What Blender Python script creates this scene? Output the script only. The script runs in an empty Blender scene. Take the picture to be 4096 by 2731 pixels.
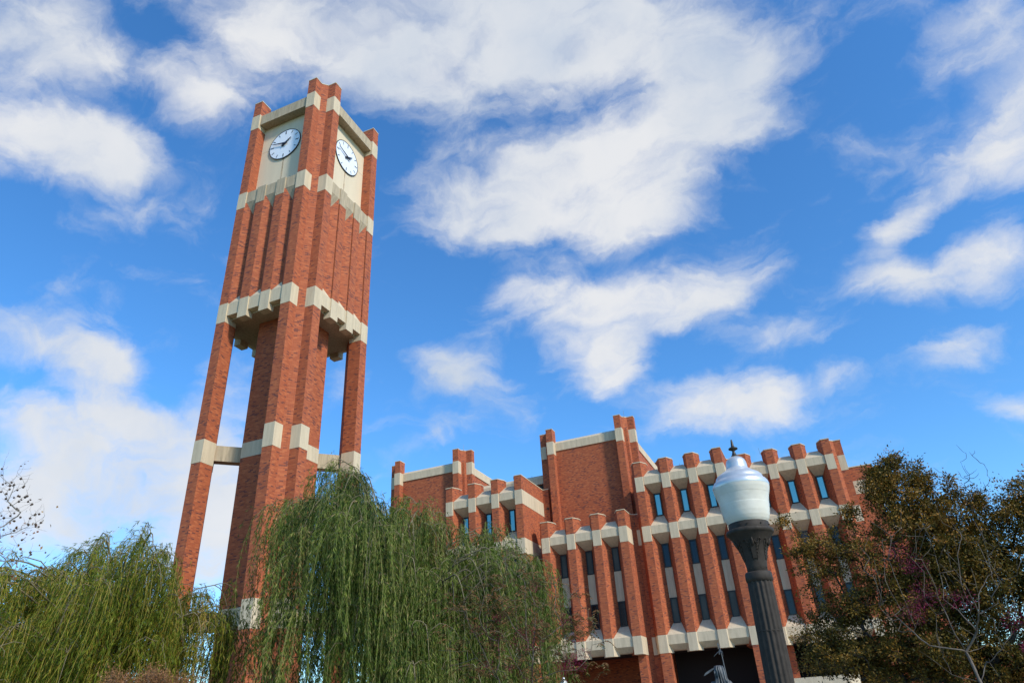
# Clock tower and library seen from below, under a blue sky with broken cloud.
# World axes follow the buildings: X runs right along the facades, Y away from the viewer.
RUF = [[0.91618, 0.397052, -0.054441], [0.238042, -0.42985, 0.870956], [-0.322414, 0.810912, 0.488335]]
LENS = 24.3205
SUN_AZ, SUN_EL, SUN_E, SUN_ANG = 114, 36, 3.8, 6
SKY_E, SKY_SAT, SKY_VAL, SKY_HUE, CLOUD_B, EXPO = 0.12, 1.2, 1.75, 0.5, 0.88, 0.0
SKY_TINT = (0.80, 1.05, 1.18)
import bpy, bmesh, math, random
import numpy as np
from mathutils import Matrix, Vector
random.seed(7)
RNG = np.random.default_rng(11)
SC = bpy.context.scene
COL = SC.collection
V3 = Vector

# ------------------------------------------------------------------ objects
def tag(o, label=None, cat=None, group=None, kind=None):
    if label: o['label'] = label
    if cat: o['category'] = cat
    if group: o['group'] = group
    if kind: o['kind'] = kind
    return o

def empty(name, loc, label, cat, group=None, rot=None):
    o = bpy.data.objects.new(name, None)
    COL.objects.link(o)
    o.location = loc
    if rot: o.rotation_euler = rot
    o.empty_display_size = 0.3
    return tag(o, label, cat, group)

class MB:
    """collects polygons, links them as one mesh object"""
    def __init__(s): s.v = []; s.f = []
    def add(s, vs, fs):
        n = len(s.v); s.v += [tuple(p) for p in vs]; s.f += [tuple(i + n for i in f) for f in fs]
        return s
    def prism(s, poly, z0, z1):
        a = sum(poly[i][0]*poly[(i+1) % len(poly)][1] - poly[(i+1) % len(poly)][0]*poly[i][1] for i in range(len(poly)))
        if a < 0: poly = poly[::-1]
        n = len(poly)
        vs = [(x, y, z0) for x, y in poly] + [(x, y, z1) for x, y in poly]
        fs = [tuple(range(n-1, -1, -1)), tuple(range(n, 2*n))]
        fs += [(i, (i+1) % n, (i+1) % n + n, i + n) for i in range(n)]
        return s.add(vs, fs)
    def box(s, x0, x1, y0, y1, z0, z1):
        return s.prism([(x0, y0), (x1, y0), (x1, y1), (x0, y1)], z0, z1)
    def hull(s, pts):
        bm = bmesh.new()
        for p in pts: bm.verts.new(p)
        r = bmesh.ops.convex_hull(bm, input=bm.verts)
        bmesh.ops.dissolve_limit(bm, angle_limit=0.01, verts=bm.verts, edges=bm.edges)
        bmesh.ops.recalc_face_normals(bm, faces=bm.faces)
        bm.verts.index_update()
        vs = [tuple(v.co) for v in bm.verts]
        ix = {v: i for i, v in enumerate(bm.verts)}
        fs = [tuple(ix[v] for v in f.verts) for f in bm.faces]
        bm.free()
        return s.add(vs, fs)
    def tube(s, pts, rads, n=6):
        pts = [V3(p) for p in pts]; rings = []
        for i, p in enumerate(pts):
            d = (pts[min(i+1, len(pts)-1)] - pts[max(i-1, 0)]).normalized()
            a = d.cross(V3((0, 0, 1)))
            if a.length < 1e-3: a = V3((1, 0, 0))
            a.normalize(); b = d.cross(a)
            r = rads[i] if hasattr(rads, '__len__') else rads
            rings.append([p + a*math.cos(t)*r + b*math.sin(t)*r for t in [2*math.pi*k/n for k in range(n)]])
        vs = [q for R in rings for q in R]; fs = []
        for i in range(len(rings)-1):
            for k in range(n):
                fs.append((i*n+k, i*n+(k+1) % n, (i+1)*n+(k+1) % n, (i+1)*n+k))
        fs.append(tuple(range(n-1, -1, -1))); fs.append(tuple((len(rings)-1)*n+k for k in range(n)))
        return s.add(vs, fs)
    def lathe(s, prof, n=32, c=(0, 0), fn=None):
        vs = []; fs = []
        for r, z in prof:
            for k in range(n):
                a = 2*math.pi*k/n
                rr = r*(fn(a, z) if fn else 1)
                vs.append((c[0]+rr*math.cos(a), c[1]+rr*math.sin(a), z))
        for i in range(len(prof)-1):
            for k in range(n):
                fs.append((i*n+k, i*n+(k+1) % n, (i+1)*n+(k+1) % n, (i+1)*n+k))
        return s.add(vs, fs)
    def build(s, name, mat, parent=None, smooth=False, uv=True, rel=True, bevel=0):
        me = bpy.data.meshes.new(name)
        off = V3((0, 0, 0))
        if parent is not None and rel:
            off = world_loc(parent)
        me.from_pydata([(x-off.x, y-off.y, z-off.z) for x, y, z in s.v], [], s.f)
        me.materials.append(mat)
        if uv: planar_uv(me, off)
        if smooth:
            for p in me.polygons: p.use_smooth = True
        me.update()
        o = bpy.data.objects.new(name, me); COL.objects.link(o)
        if parent is not None: o.parent = parent
        if bevel:
            m = o.modifiers.new('bevel', 'BEVEL'); m.width = bevel; m.segments = 1; m.limit_method = 'ANGLE'
        return o

def world_loc(o):
    p = V3(o.location)
    while o.parent is not None:
        o = o.parent; p = p + V3(o.location)
    return p

def planar_uv(me, off):
    uv = me.uv_layers.new(name='wall')
    for p in me.polygons:
        n = p.normal
        if abs(n.z) > 0.8:
            t = V3((1, 0, 0)); b = V3((0, 1, 0))
        else:
            t = V3((-n.y, n.x, 0)).normalized(); b = V3((0, 0, 1))
        for li in p.loop_indices:
            c = me.vertices[me.loops[li].vertex_index].co + off
            uv.data[li].uv = (c.dot(t), c.dot(b))

# ------------------------------------------------------------------ materials
def newmat(name):
    m = bpy.data.materials.new(name); m.use_nodes = True
    nt = m.node_tree; b = nt.nodes['Principled BSDF']
    return m, nt, b
def N(nt, t, **k):
    n = nt.nodes.new(t)
    for a, v in k.items():
        if a in n.inputs: n.inputs[a].default_value = v
        else: setattr(n, a, v)
    return n
def ramp(nt, stops, fac):
    r = nt.nodes.new('ShaderNodeValToRGB'); e = r.color_ramp.elements
    while len(e) < len(stops): e.new(0.5)
    for q, (p, c) in zip(e, stops): q.position = p; q.color = (*c, 1)
    nt.links.new(fac, r.inputs[0]); return r
def mix(nt, a, b, fac, mode='MIX'):
    m = nt.nodes.new('ShaderNodeMix'); m.data_type = 'RGBA'; m.blend_type = mode
    for s, v in ((m.inputs[0], fac), (m.inputs[6], a), (m.inputs[7], b)):
        if isinstance(v, bpy.types.NodeSocket): nt.links.new(v, s)
        elif isinstance(v, (int, float)): s.default_value = v
        else: s.default_value = (*v, 1)
    return m.outputs[2]

def brick_mat(name, main, dark, light, mortar):
    m, nt, b = newmat(name); L = nt.links.new
    uv = N(nt, 'ShaderNodeUVMap', uv_map='wall')
    def bk(c1, c2, mo, bias=0.0):
        k = N(nt, 'ShaderNodeTexBrick'); L(uv.outputs[0], k.inputs['Vector'])
        k.inputs['Scale'].default_value = 1.0; k.inputs['Brick Width'].default_value = 0.212
        k.inputs['Row Height'].default_value = 0.0706; k.inputs['Mortar Size'].default_value = 0.0055
        k.inputs['Mortar Smooth'].default_value = 0.3; k.inputs['Bias'].default_value = bias
        k.inputs['Color1'].default_value = (*c1, 1); k.inputs['Color2'].default_value = (*c2, 1); k.inputs['Mortar'].default_value = (*mo, 1)
        return k
    k = bk((0, 0, 0), (1, 1, 1), (0.5, 0.5, 0.5))
    nz = N(nt, 'ShaderNodeTexNoise', Scale=0.9, Detail=4.0); L(uv.outputs[0], nz.inputs['Vector'])
    nz2 = N(nt, 'ShaderNodeTexNoise', Scale=0.16, Detail=2.0); L(uv.outputs[0], nz2.inputs['Vector'])
    # clusters of dark bricks: the threshold wanders with low-frequency noise
    ad = N(nt, 'ShaderNodeMath', operation='MULTIPLY_ADD'); L(nz.outputs[0], ad.inputs[0]); ad.inputs[1].default_value = 0.20
    sep = N(nt, 'ShaderNodeSeparateColor'); L(k.outputs[0], sep.inputs[0]); L(sep.outputs[0], ad.inputs[2])
    sub = N(nt, 'ShaderNodeMath', operation='SUBTRACT'); L(ad.outputs[0], sub.inputs[0]); sub.inputs[1].default_value = 0.10
    r = ramp(nt, [(0.0, light), (0.08, light), (0.2, tuple(0.65*a+0.35*c for a, c in zip(main, light))), (0.45, main), (0.72, tuple(c*0.90 for c in main)), (0.86, tuple(c*0.84 for c in main)), (0.90, dark), (1.0, dark)], sub.outputs[0])
    tint = mix(nt, r.outputs[0], (0.84, 0.84, 0.90), nz2.outputs[0], 'MULTIPLY')
    c = mix(nt, tint, mortar, k.outputs['Fac'])
    L(c, b.inputs['Base Color']); b.inputs['Roughness'].default_value = 0.85
    return m
BRICK = brick_mat('red_brick', (0.40, 0.089, 0.027), (0.16, 0.040, 0.025), (0.50, 0.135, 0.042), (0.36, 0.13, 0.065))

def concrete_mat(name, col, stain=0.25, scale=1.0):
    m, nt, b = newmat(name); L = nt.links.new
    g = N(nt, 'ShaderNodeNewGeometry')
    mp = N(nt, 'ShaderNodeMapping'); L(g.outputs['Position'], mp.inputs[0]); mp.inputs['Scale'].default_value = (4.0*scale, 4.0*scale, 0.45*scale)
    n1 = N(nt, 'ShaderNodeTexNoise', Scale=1.2, Detail=6.0, Roughness=0.65); L(mp.outputs[0], n1.inputs['Vector'])
    n2 = N(nt, 'ShaderNodeTexNoise', Scale=28.0, Detail=3.0); L(g.outputs['Position'], n2.inputs['Vector'])
    r = ramp(nt, [(0.0, tuple(c*(1-stain*1.6) for c in col)), (0.42, tuple(c*(1-stain*0.4) for c in col)), (0.6, col), (1, tuple(min(1, c*1.06) for c in col))], n1.outputs[0])
    c = mix(nt, r.outputs[0], (0.80, 0.78, 0.74), n2.outputs[0], 'MULTIPLY')
    L(c, b.inputs['Base Color']); b.inputs['Roughness'].default_value = 0.9
    bp = N(nt, 'ShaderNodeBump', Strength=0.25, Distance=0.01); L(n2.outputs[0], bp.inputs['Height']); L(bp.outputs[0], b.inputs['Normal'])
    return m
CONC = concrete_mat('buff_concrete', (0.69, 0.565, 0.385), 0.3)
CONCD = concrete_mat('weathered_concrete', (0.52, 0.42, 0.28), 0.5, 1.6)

def plain(name, col, rough=0.5, metal=0.0, noise=0.0, ns=6.0, spec=0.5):
    m, nt, b = newmat(name)
    b.inputs['Roughness'].default_value = rough; b.inputs['Metallic'].default_value = metal
    b.inputs['Specular IOR Level'].default_value = spec
    if noise:
        g = N(nt, 'ShaderNodeNewGeometry'); n1 = N(nt, 'ShaderNodeTexNoise', Scale=ns, Detail=5.0)
        nt.links.new(g.outputs['Position'], n1.inputs['Vector'])
        r = ramp(nt, [(0.3, tuple(c*(1-noise) for c in col)), (0.7, tuple(min(1, c*(1+noise)) for c in col))], n1.outputs[0])
        nt.links.new(r.outputs[0], b.inputs['Base Color'])
        bp = N(nt, 'ShaderNodeBump', Strength=0.15, Distance=0.01); nt.links.new(n1.outputs[0], bp.inputs['Height']); nt.links.new(bp.outputs[0], b.inputs['Normal'])
    else: b.inputs['Base Color'].default_value = (*col, 1)
    return m
PANELM = concrete_mat('clock_panel_plaster', (0.76, 0.64, 0.455), 0.10, 0.5)
STREAK, nt, b = newmat('rust_streak')
b.inputs['Base Color'].default_value = (.42, .26, .13, 1); b.inputs['Roughness'].default_value = .9
g = N(nt, 'ShaderNodeNewGeometry'); mp = N(nt, 'ShaderNodeMapping'); nt.links.new(g.outputs['Position'], mp.inputs[0]); mp.inputs['Scale'].default_value = (16, 16, 1.2)
n1 = N(nt, 'ShaderNodeTexNoise', Scale=1.0, Detail=4.0); nt.links.new(mp.outputs[0], n1.inputs['Vector'])
mr = N(nt, 'ShaderNodeMapRange'); nt.links.new(n1.outputs[0], mr.inputs[0]); mr.inputs[1].default_value = .3; mr.inputs[2].default_value = .7; mr.inputs[4].default_value = .34
nt.links.new(mr.outputs[0], b.inputs['Alpha'])
FRAME = plain('black_frame', (0.012, 0.012, 0.013), 0.45)
GLASS_T = plain('reflective_glass_teal', (0.22, 0.40, 0.37), 0.12, 0.85)
GLASS_B = plain('reflective_glass_blue', (0.018, 0.026, 0.032), 0.12, 0.6)
GLASS_G = plain('blind_behind_glass', (0.07, 0.075, 0.062), 0.35, 0.0, 0.3, 0.9, 0.3)
GLASS_K = plain('dark_glass', (0.008, 0.009, 0.01), 0.15)
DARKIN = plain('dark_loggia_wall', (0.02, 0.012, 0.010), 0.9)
WHITE = plain('clock_white', (0.80, 0.84, 0.88), 0.4)
BLACK = plain('clock_black', (0.012, 0.012, 0.016), 0.45)
LOUVRE = plain('dark_louvre', (0.04, 0.045, 0.05), 0.6)
RODM = plain('rod_metal', (0.25, 0.22, 0.2), 0.4, 0.7)

# ------------------------------------------------------------------ camera
cam = bpy.data.objects.new('camera', bpy.data.cameras.new('camera')); COL.objects.link(cam)
R_, U_, F_ = RUF
cam.matrix_world = Matrix(((R_[0], U_[0], -F_[0], 0), (R_[1], U_[1], -F_[1], 0), (R_[2], U_[2], -F_[2], 1.6), (0, 0, 0, 1)))
cam.data.sensor_width = 36; cam.data.lens = LENS; cam.data.clip_end = 5000; cam.data.clip_start = 0.05
SC.camera = cam
CAM = np.array([0, 0, 1.6])

# ------------------------------------------------------------------ clock tower
TX, TY, TW = -22.0, 25.0, 7.0       # near-right corner of its square plan
nn, aa, cc, dd = 0.90, 0.633, 0.58, 0.83
BANDS = [(39.33, 38.06), (32.39, 31.12), (24.01, 22.74), (15.64, 14.39), (7.28, 6.03)]
def pier_poly(n, a, c, d):
    return [(n, 0), (n+a, 0), (n+a, d), (d, n+a), (0, n+a), (0, n), (c, n), (n, c)]
CORN = [(TX, TY, -1, 1), (TX-TW, TY, 1, 1), (TX, TY+TW, -1, -1), (TX-TW, TY+TW, 1, -1)]
tw = empty('clock_tower', (TX-TW/2, TY+TW/2, 0), 'tall red brick clock tower with buff concrete bands and white clock faces', 'clock tower')
def corner_piers(parent, corners, n, a, c, d, z0, z1, bands, mb_name='corner_pier', cop=0.06):
    for cx, cy, sx, sy in corners:
        M = lambda P: [(cx+sx*s, cy+sy*t) for s, t in P]
        p = MB().prism(M(pier_poly(n, a, c, d)), z0, z1-cop).build(mb_name, BRICK, parent)
        e = 0.012
        for zt, zb in bands:
            for arm in (0, 1):
                P = [(n-e, -e), (n+a+e, -e), (n+a+e, d+e), (n-e, d-0.05)]
                if arm: P = [(t, s) for s, t in P]
                MB().prism(M(P), zb, zt).build('concrete_band', CONC, p)
        e = 0.02
        P = [(n-e, -e), (n+a+e, -e), (n+a+e, d+e), (d+e, n+a+e), (-e, n+a+e), (-e, n-e), (c-e*.6, n-e), (n-e, c-e*.6)]
        MB().prism(M(P), z1-cop, z1).build('coping', CONC, p)
corner_piers(tw, CORN, nn, aa, cc, dd, 0, 40.66, BANDS)
# four facades, local frame: s along, t inward
FAC = [lambda s, t: (TX-s, TY+t), lambda s, t: (TX-t, TY+s), lambda s, t: (TX-s, TY+TW-t), lambda s, t: (TX-TW+t, TY+s)]
pos = [nn, nn+1.523, nn+3.044, TW-nn-aa]
def P3(F, s, t, z): x, y = F(s, t); return (x, y, z)
for fi, F in enumerate(FAC):
    w = MB()
    g = (pos[1]-pos[0]-aa)/2
    for k in (1, 2):
        f0, f1 = pos[k], pos[k]+aa
        if fi % 2 == 0: w.prism([F(*q) for q in [(f0, 0), (f1, 0), (f1+g, .36), (f1+g, .62), (f0-g, .62), (f0-g, .36)]], 24.0, 31.49)
        else:       # these fins stand clear of the flutes by a narrow open joint
            j = .055
            w.prism([F(*q) for q in [(f0, 0), (f1, 0), (f1, .5), (f0, .5)]], 24.0, 31.49)
            w.prism([F(*q) for q in [(f1+j, j), (f1+g, .36), (f1+g, .62), (f1+j, .62)]], 24.0, 31.49)
            w.prism([F(*q) for q in [(f0-j, j), (f0-g, .36), (f0-g, .62), (f0-j, .62)]], 24.0, 31.49)
            w.prism([F(*q) for q in [(f0-j, .5), (f1+j, .5), (f1+j, .62), (f0-j, .62)]], 24.0, 31.49)
    w.prism([F(*q) for q in [(pos[0]+aa, 0.01), (pos[0]+aa+g, .36), (pos[0]+aa+g, .62), (pos[0]+aa, .62)]], 24.0, 31.49)
    j = .055 if fi % 2 else 0
    w.prism([F(*q) for q in [(pos[3]-j, 0.01+j), (pos[3]-g, .36), (pos[3]-g, .62), (pos[3]-j, .62)]], 24.0, 31.49)
    w.build('fluted_wall', BRICK, tw)
    up = MB(); lo = MB()
    for k in (1, 2):
        f0, f1 = pos[k]-.012, pos[k]+aa+.012
        up.prism([F(*q) for q in [(f0, -.012), (f1, -.012), (f1, .66), (f0, .66)]], 31.12, 32.40)
        lo.prism([F(*q) for q in [(f0, -.012), (f1, -.012), (f1, .46), (f0, .46)]], 22.74, 24.02)
    for k in range(3):
        g0, g1 = pos[k]+aa+.014, pos[k+1]-.014; gc = (g0+g1)/2
        up.prism([F(*q) for q in [(g0, .06), (g1, .06), (g1, .66), (g0, .66)]], 31.5, 32.37)
        up.hull([P3(F, g0, .062, 31.51), P3(F, g1, .062, 31.51), P3(F, gc, .375, 30.62), P3(F, g0, .40, 31.51), P3(F, g1, .40, 31.51)])
        lo.prism([F(*q) for q in [(g0, .06), (g1, .06), (g1, .44), (g0, .44)]], 23.16, 23.99)
        lo.hull([P3(F, g0, .062, 23.98), P3(F, g1, .062, 23.98), P3(F, gc, .38, 24.62), P3(F, g0, .42, 23.98), P3(F, g1, .42, 23.98)])
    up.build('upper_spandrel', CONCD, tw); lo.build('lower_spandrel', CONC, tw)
    MB().prism([F(*q) for q in [(nn+aa-.02, .68), (TW-nn-aa+.02, .68), (TW-nn-aa+.02, .82), (nn+aa-.02, .82)]], 32.3, 36.24).prism([F(*q) for q in [(nn+aa-.02, .68), (TW-nn-aa+.02, .68), (TW-nn-aa+.02, .82), (nn+aa-.02, .82)]], 36.26, 38.9).build('clock_panel', PANELM, tw)
    MB().prism([F(*q) for q in [(TW/2-.06, .675), (TW/2+.05, .675), (TW/2+.05, .679), (TW/2-.06, .679)]], 32.6, 35.02).build('rust_streak', STREAK, tw)
    L = MB(); w0 = nn+aa+.015; w1 = TW-nn-aa-.015; st = (w1-w0)/3
    for k in range(3):
        a0, a1 = w0+k*st+.008, w0+(k+1)*st-.008
        L.hull([P3(F, s, t, z) for s in (a0, a1) for t, z in ((.10, 39.26), (.10, 38.42), (.67, 38.44), (.67, 39.26))])
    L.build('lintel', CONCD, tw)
    # clock
    cz, ct, rr = 36.25, .61, 1.25; sc_ = TW/2
    nseg = 64
    def ring(r0, r1, t0, t1):
        vs = []; fs = []
        for k in range(nseg):
            a = 2*math.pi*k/nseg
            for r, t in ((r0, t0), (r1, t0), (r1, t1), (r0, t1)):
                vs.append(P3(F, sc_+r*math.sin(a), t, cz+r*math.cos(a)))
        for k in range(nseg):
            q = 4*k; n = 4*((k+1) % nseg)
            for j in range(4): fs.append((q+j, q+(j+1) % 4, n+(j+1) % 4, n+j))
        return MB().add(vs, fs)
    vs = [P3(F, sc_+rr*math.sin(2*math.pi*k/nseg), t, cz+rr*math.cos(2*math.pi*k/nseg)) for t in (ct, ct+.06) for k in range(nseg)]
    fs = [tuple(range(nseg)), tuple(range(2*nseg-1, nseg-1, -1))] + [(k, (k+1) % nseg, (k+1) % nseg+nseg, k+nseg) for k in range(nseg)]
    face = MB().add(vs, fs).build('clock_face', WHITE, tw)
    ring(rr-.03, rr+.015, ct-.012, ct+.05).build('rim', BLACK, face)
    sg = (-1, 1, 1, -1)[fi]          # which way is clockwise as seen from outside
    def bar(ang, r0, r1, w, t0, t1, w2=None):
        w2 = w2 or w
        ux, uz = sg*math.sin(ang), math.cos(ang); px, pz = uz, -ux
        m = MB()
        pts = []
        for r, ww in ((r0, w), (r1, w2)):
            for q in (-1, 1):
                for t in (t0, t1):
                    pts.append(P3(F, sc_+ux*r+px*q*ww/2, t, cz+uz*r+pz*q*ww/2))
        return m.hull(pts)
    for h in range(12):
        big = h % 3 == 0
        bar(h*math.pi/6, .88 if big else .93, 1.14, .05 if big else .035, ct-.02, ct+.02).build('hour_mark', BLACK, face)
    for nm, ang, ln, wd, tt in (('hour_hand', 1.79*math.pi/6, .62, .13, .05), ('minute_hand', 47.3*math.pi/30, 1.02, .10, .09)):
        hb = bar(ang, -.26, ln, wd*1.25, ct-tt-.02, ct-tt+.01, wd*.32)
        hb.build(nm, BLACK, face)
def octa(h, e):
    x0, y0 = TX-TW/2, TY+TW/2; k = .8; h += e; k += e*.4
    return [(x0-k, y0-h), (x0+k, y0-h), (x0+h, y0-k), (x0+h, y0+k), (x0+k, y0+h), (x0-k, y0+h), (x0-h, y0+k), (x0-h, y0-k)]
core = MB().prism(octa(2.0, 0), 0, 23.1).build('core_shaft', BRICK, tw)
for zt, zb in ((15.64, 14.80), (7.28, 6.44)):
    MB().prism(octa(2.0, .012), zb, zt).build('concrete_band', CONC, core)
    for cx, cy, sx, sy in CORN:
        m = (nn+aa+dd)/2
        a = (cx+sx*(m-.03), cy+sy*(m-.03)); b = (TX-TW/2-sx*1.37, TY+TW/2-sy*1.37)
        px, py = -sy*.27/1.414*1.0, sx*.27/1.414*1.0
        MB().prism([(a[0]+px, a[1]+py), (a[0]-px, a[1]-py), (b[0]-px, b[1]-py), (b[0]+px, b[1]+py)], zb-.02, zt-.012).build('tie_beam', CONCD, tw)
def cut(i, c):
    x0, x1, y0, y1 = TX-TW+i, TX-i, TY+i, TY+TW-i
    return [(x0+c, y0), (x1-c, y0), (x1, y0+c), (x1, y1-c), (x1-c, y1), (x0+c, y1), (x0, y1-c), (x0, y0+c)]
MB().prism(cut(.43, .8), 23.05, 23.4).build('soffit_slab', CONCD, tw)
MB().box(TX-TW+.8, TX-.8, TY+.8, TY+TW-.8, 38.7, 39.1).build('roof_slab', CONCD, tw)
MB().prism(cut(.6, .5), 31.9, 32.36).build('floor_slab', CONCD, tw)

# ------------------------------------------------------------------ library
lib = empty('library_building', (-14, 62, 0), 'broad red brick library with projecting piers, slit windows and square roof towers', 'library')
PB = [(19.83, 18.565), (15.65, 14.385), (7.3, 6.03)]
RA, SP, DEP = 0.65, 0.53, 1.12
S_ = 2.268
def rib(x, y, zt, z0, bands, left='splay', right='splay', flank=0):
    """one pilaster; its plan widens towards the window slit"""
    k = .32/.71
    P = [(0, 0), (RA, 0)]
    if right == 'splay': P += [(RA+DEP*k, DEP)]
    else: P += [(RA, flank)]
    if left == 'splay': P += [(-DEP*k, DEP)]
    else: P += [(0, DEP)]
    if right != 'splay': P = [(0, 0), (RA, 0), (RA, flank), (-DEP*k if left == 'splay' else 0, flank), (-DEP*k if left == 'splay' else 0, DEP)]
    M = lambda Q: [(x+a, y+b) for a, b in Q]
    top = [(0, 0), (RA, 0), (RA+.33, .72), (RA+.33, 1.2), (-.33, 1.2), (-.33, .72)]
    body = MB()
    zc = bands[0][0]+.6
    if right == 'splay':
        body.prism(M(P), z0, zc-.02)
        body.prism(M(top), zc-.02, zt-.07)
        ct = [(-.02, -.03), (RA+.02, -.03), (RA+.36, .71), (RA+.36, 1.22), (-.36, 1.22), (-.36, .71)]
    else:
        body.prism(M(P), z0, zc-.02)
        body.prism(M([(0, 0), (RA, 0), (RA, flank), (-.33, flank), (-.33, .72)]), zc-.02, zt-.07)
        ct = [(-.02, -.03), (RA+.03, -.03), (RA+.03, flank), (-.36, flank), (-.36, .71)]
    o = body.build('pilaster', BRICK, lib)
    MB().prism(M(ct), zt-.07, zt).build('coping', CONC, o)
    for i, (bt, bb) in enumerate(bands):
        if right == 'splay':
            Q = [(-.015, -.015), (RA+.015, -.015), (RA+.045, .06), (-.045, .06)]
            if i == len(bands)-1 and bb < 7: Q = [(-.015, -.015), (RA+.015, -.015), (RA+.30, .62), (-.30, .62)]
        else: Q = [(-.015, -.015), (RA+.015, -.015), (RA+.015, flank-.02), (-.04, flank-.02), (-.04, .06)]
        MB().prism(M(Q), bb, bt).build('concrete_band', CONC, o)
    return o
def bay(x0, x1, y, parapet, rows, pane_mats, bottom=True):
    """between two pilasters: spandrels, windows, infill panels"""
    c = (x0+x1)/2; ww = .27; yb = y+DEP-.03; yf = y+.09
    f0, f1 = x0+.06, x1-.06
    def spn(zt, zb, zback, zhead, nm):
        pts = [(f0-.01, yf, zt), (f1+.01, yf, zt), (f0-.01, yf, zb), (f1+.01, yf, zb), (c-ww-.05, yb, zback), (c+ww+.05, yb, zback)]
        if zhead is not None: pts += [(c-ww-.05, yb, zhead), (c+ww+.05, yb, zhead)]
        MB().hull(pts).build(nm, CONCD if False else CONC, lib)
    # parapet spandrel: its top slopes back to the roof edge
    zt = parapet
    MB().hull([(f0, yf, zt-.02), (f1, yf, zt-.02), (f0, yf, zt-.68), (f1, yf, zt-.68), (c-ww-.04, yb, zt-1.32), (c+ww+.04, yb, zt-1.32),
               (x0+.40, y+.85, zt+.69), (x1-.40, y+.85, zt+.69), (x0+.42, yb, zt+.69), (x1-.42, yb, zt+.69)]).build('parapet_spandrel', CONC, lib)
    for (wt, wb), pm in zip(rows, pane_mats):
        fr = MB().box(c-ww, c+ww, yb-.09, yb+.12, wb, wt)
        fr = MB()
        for bx in ((c-ww, c-ww+.07, wb, wt), (c+ww-.07, c+ww, wb, wt), (c-ww+.07, c+ww-.07, wb, wb+.08), (c-ww+.07, c+ww-.07, wt-.09, wt)):
            fr.box(bx[0], bx[1], yb-.06, yb+.1, bx[2], bx[3])
        w = fr.build('window', FRAME, lib)
        MB().box(c-ww+.07, c+ww-.07, yb+.02, yb+.05, wb+.08, wt-.09).build('pane', pm, w)
    return c, yb, f0, f1, ww
def spandrel(x0, x1, y, zt):
    c = (x0+x1)/2; ww = .27; yb = y+DEP-.03; yf = y+.09; f0, f1 = x0+.06, x1-.06
    MB().hull([(f0, yf, zt-.02), (f1, yf, zt-.02), (f0, yf, zt-.68), (f1, yf, zt-.68), (c-ww-.04, yb, zt-1.36), (c+ww+.04, yb, zt-1.36),
               (c-ww-.04, yb, zt+.92), (c+ww+.04, yb, zt+.92)]).build('spandrel', CONC, lib)
def bottom_spandrel(x0, x1, y):
    c = (x0+x1)/2; ww = .27; yb = y+DEP-.03; yf = y+.09; f0, f1 = x0+.06, x1-.06
    MB().hull([(f0, yf, 7.28), (f1, yf, 7.28), (f0, yf, 6.61), (f1, yf, 6.61), (f0+.1, yf+.5, 6.2), (f1-.1, yf+.5, 6.2), (c-ww-.5, yb+.2, 6.2), (c+ww+.5, yb+.2, 6.2),
               (c-ww-.04, yb, 8.2), (c+ww+.04, yb, 8.2)]).build('bottom_spandrel', CONC, lib)
def infill(x0, x1, y, z0, z1):
    c = (x0+x1)/2
    MB().box(c-.30, c+.30, y+DEP-.06, y+DEP+.1, z0, z1).build('infill_panel', CONC, lib)
R3 = [(14.27, 12.38), (10.05, 8.16)]
def block(xs, y, tall, lastflank, mats, firstleft='splay'):
    zt = 21.17 if tall else 17.02
    bands = PB if tall else PB[1:]
    for i, x in enumerate(xs):
        last = i == len(xs)-1
        rib(x, y, zt, 6.42 if not (last and lastflank) else 6.05, bands, firstleft if i == 0 else 'splay', 'flank' if (last and lastflank) else 'splay', lastflank)
    for i in range(len(xs)-1):
        x0, x1 = xs[i]+RA, xs[i+1]
        rows = ([(18.50, 16.58)] if tall else []) + R3
        bay(x0, x1, y, 19.83 if tall else 15.65, rows, mats[i])
        if tall: spandrel(x0, x1, y, 15.65)
        bottom_spandrel(x0, x1, y)
        infill(x0, x1, y, 10.06, 12.37)
T, Bm, Gm, K = GLASS_T, GLASS_B, GLASS_G, GLASS_K
xA = [-12.28+S_*i for i in range(4)]
block(xA, 57.35, True, 3.7, [(T, Bm, Gm), (T, Bm, Gm), (T, Bm, Gm)])
xB = [-3.79+2.257*i for i in range(4)]
block(xB, 60.18, True, 0.0, [(T, Bm, Gm), (T, Bm, Bm), (T, Bm, Bm)]) if False else None
for i, x in enumerate(xB[:3]): rib(x, 60.18, 21.17, 6.42, PB)
for i in range(3):
    x0, x1 = xB[i]+RA, xB[i+1]
    bay(x0, x1, 60.18, 19.83, [(18.50, 16.58)]+R3, (T, Bm, Bm)); spandrel(x0, x1, 60.18, 15.65); bottom_spandrel(x0, x1, 60.18); infill(x0, x1, 60.18, 10.06, 12.37)
xC = [-20.73+2.265*i for i in range(4)]
block(xC, 56.08, False, 1.82, [(Gm, K), (Gm, K), (Gm, K)])
xD = [-29.2+2.262*i for i in range(4)]
block(xD, 54.8, True, 5.3, [(T, Bm, Gm), (T, Bm, Gm), (T, Bm, Gm)])
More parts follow.
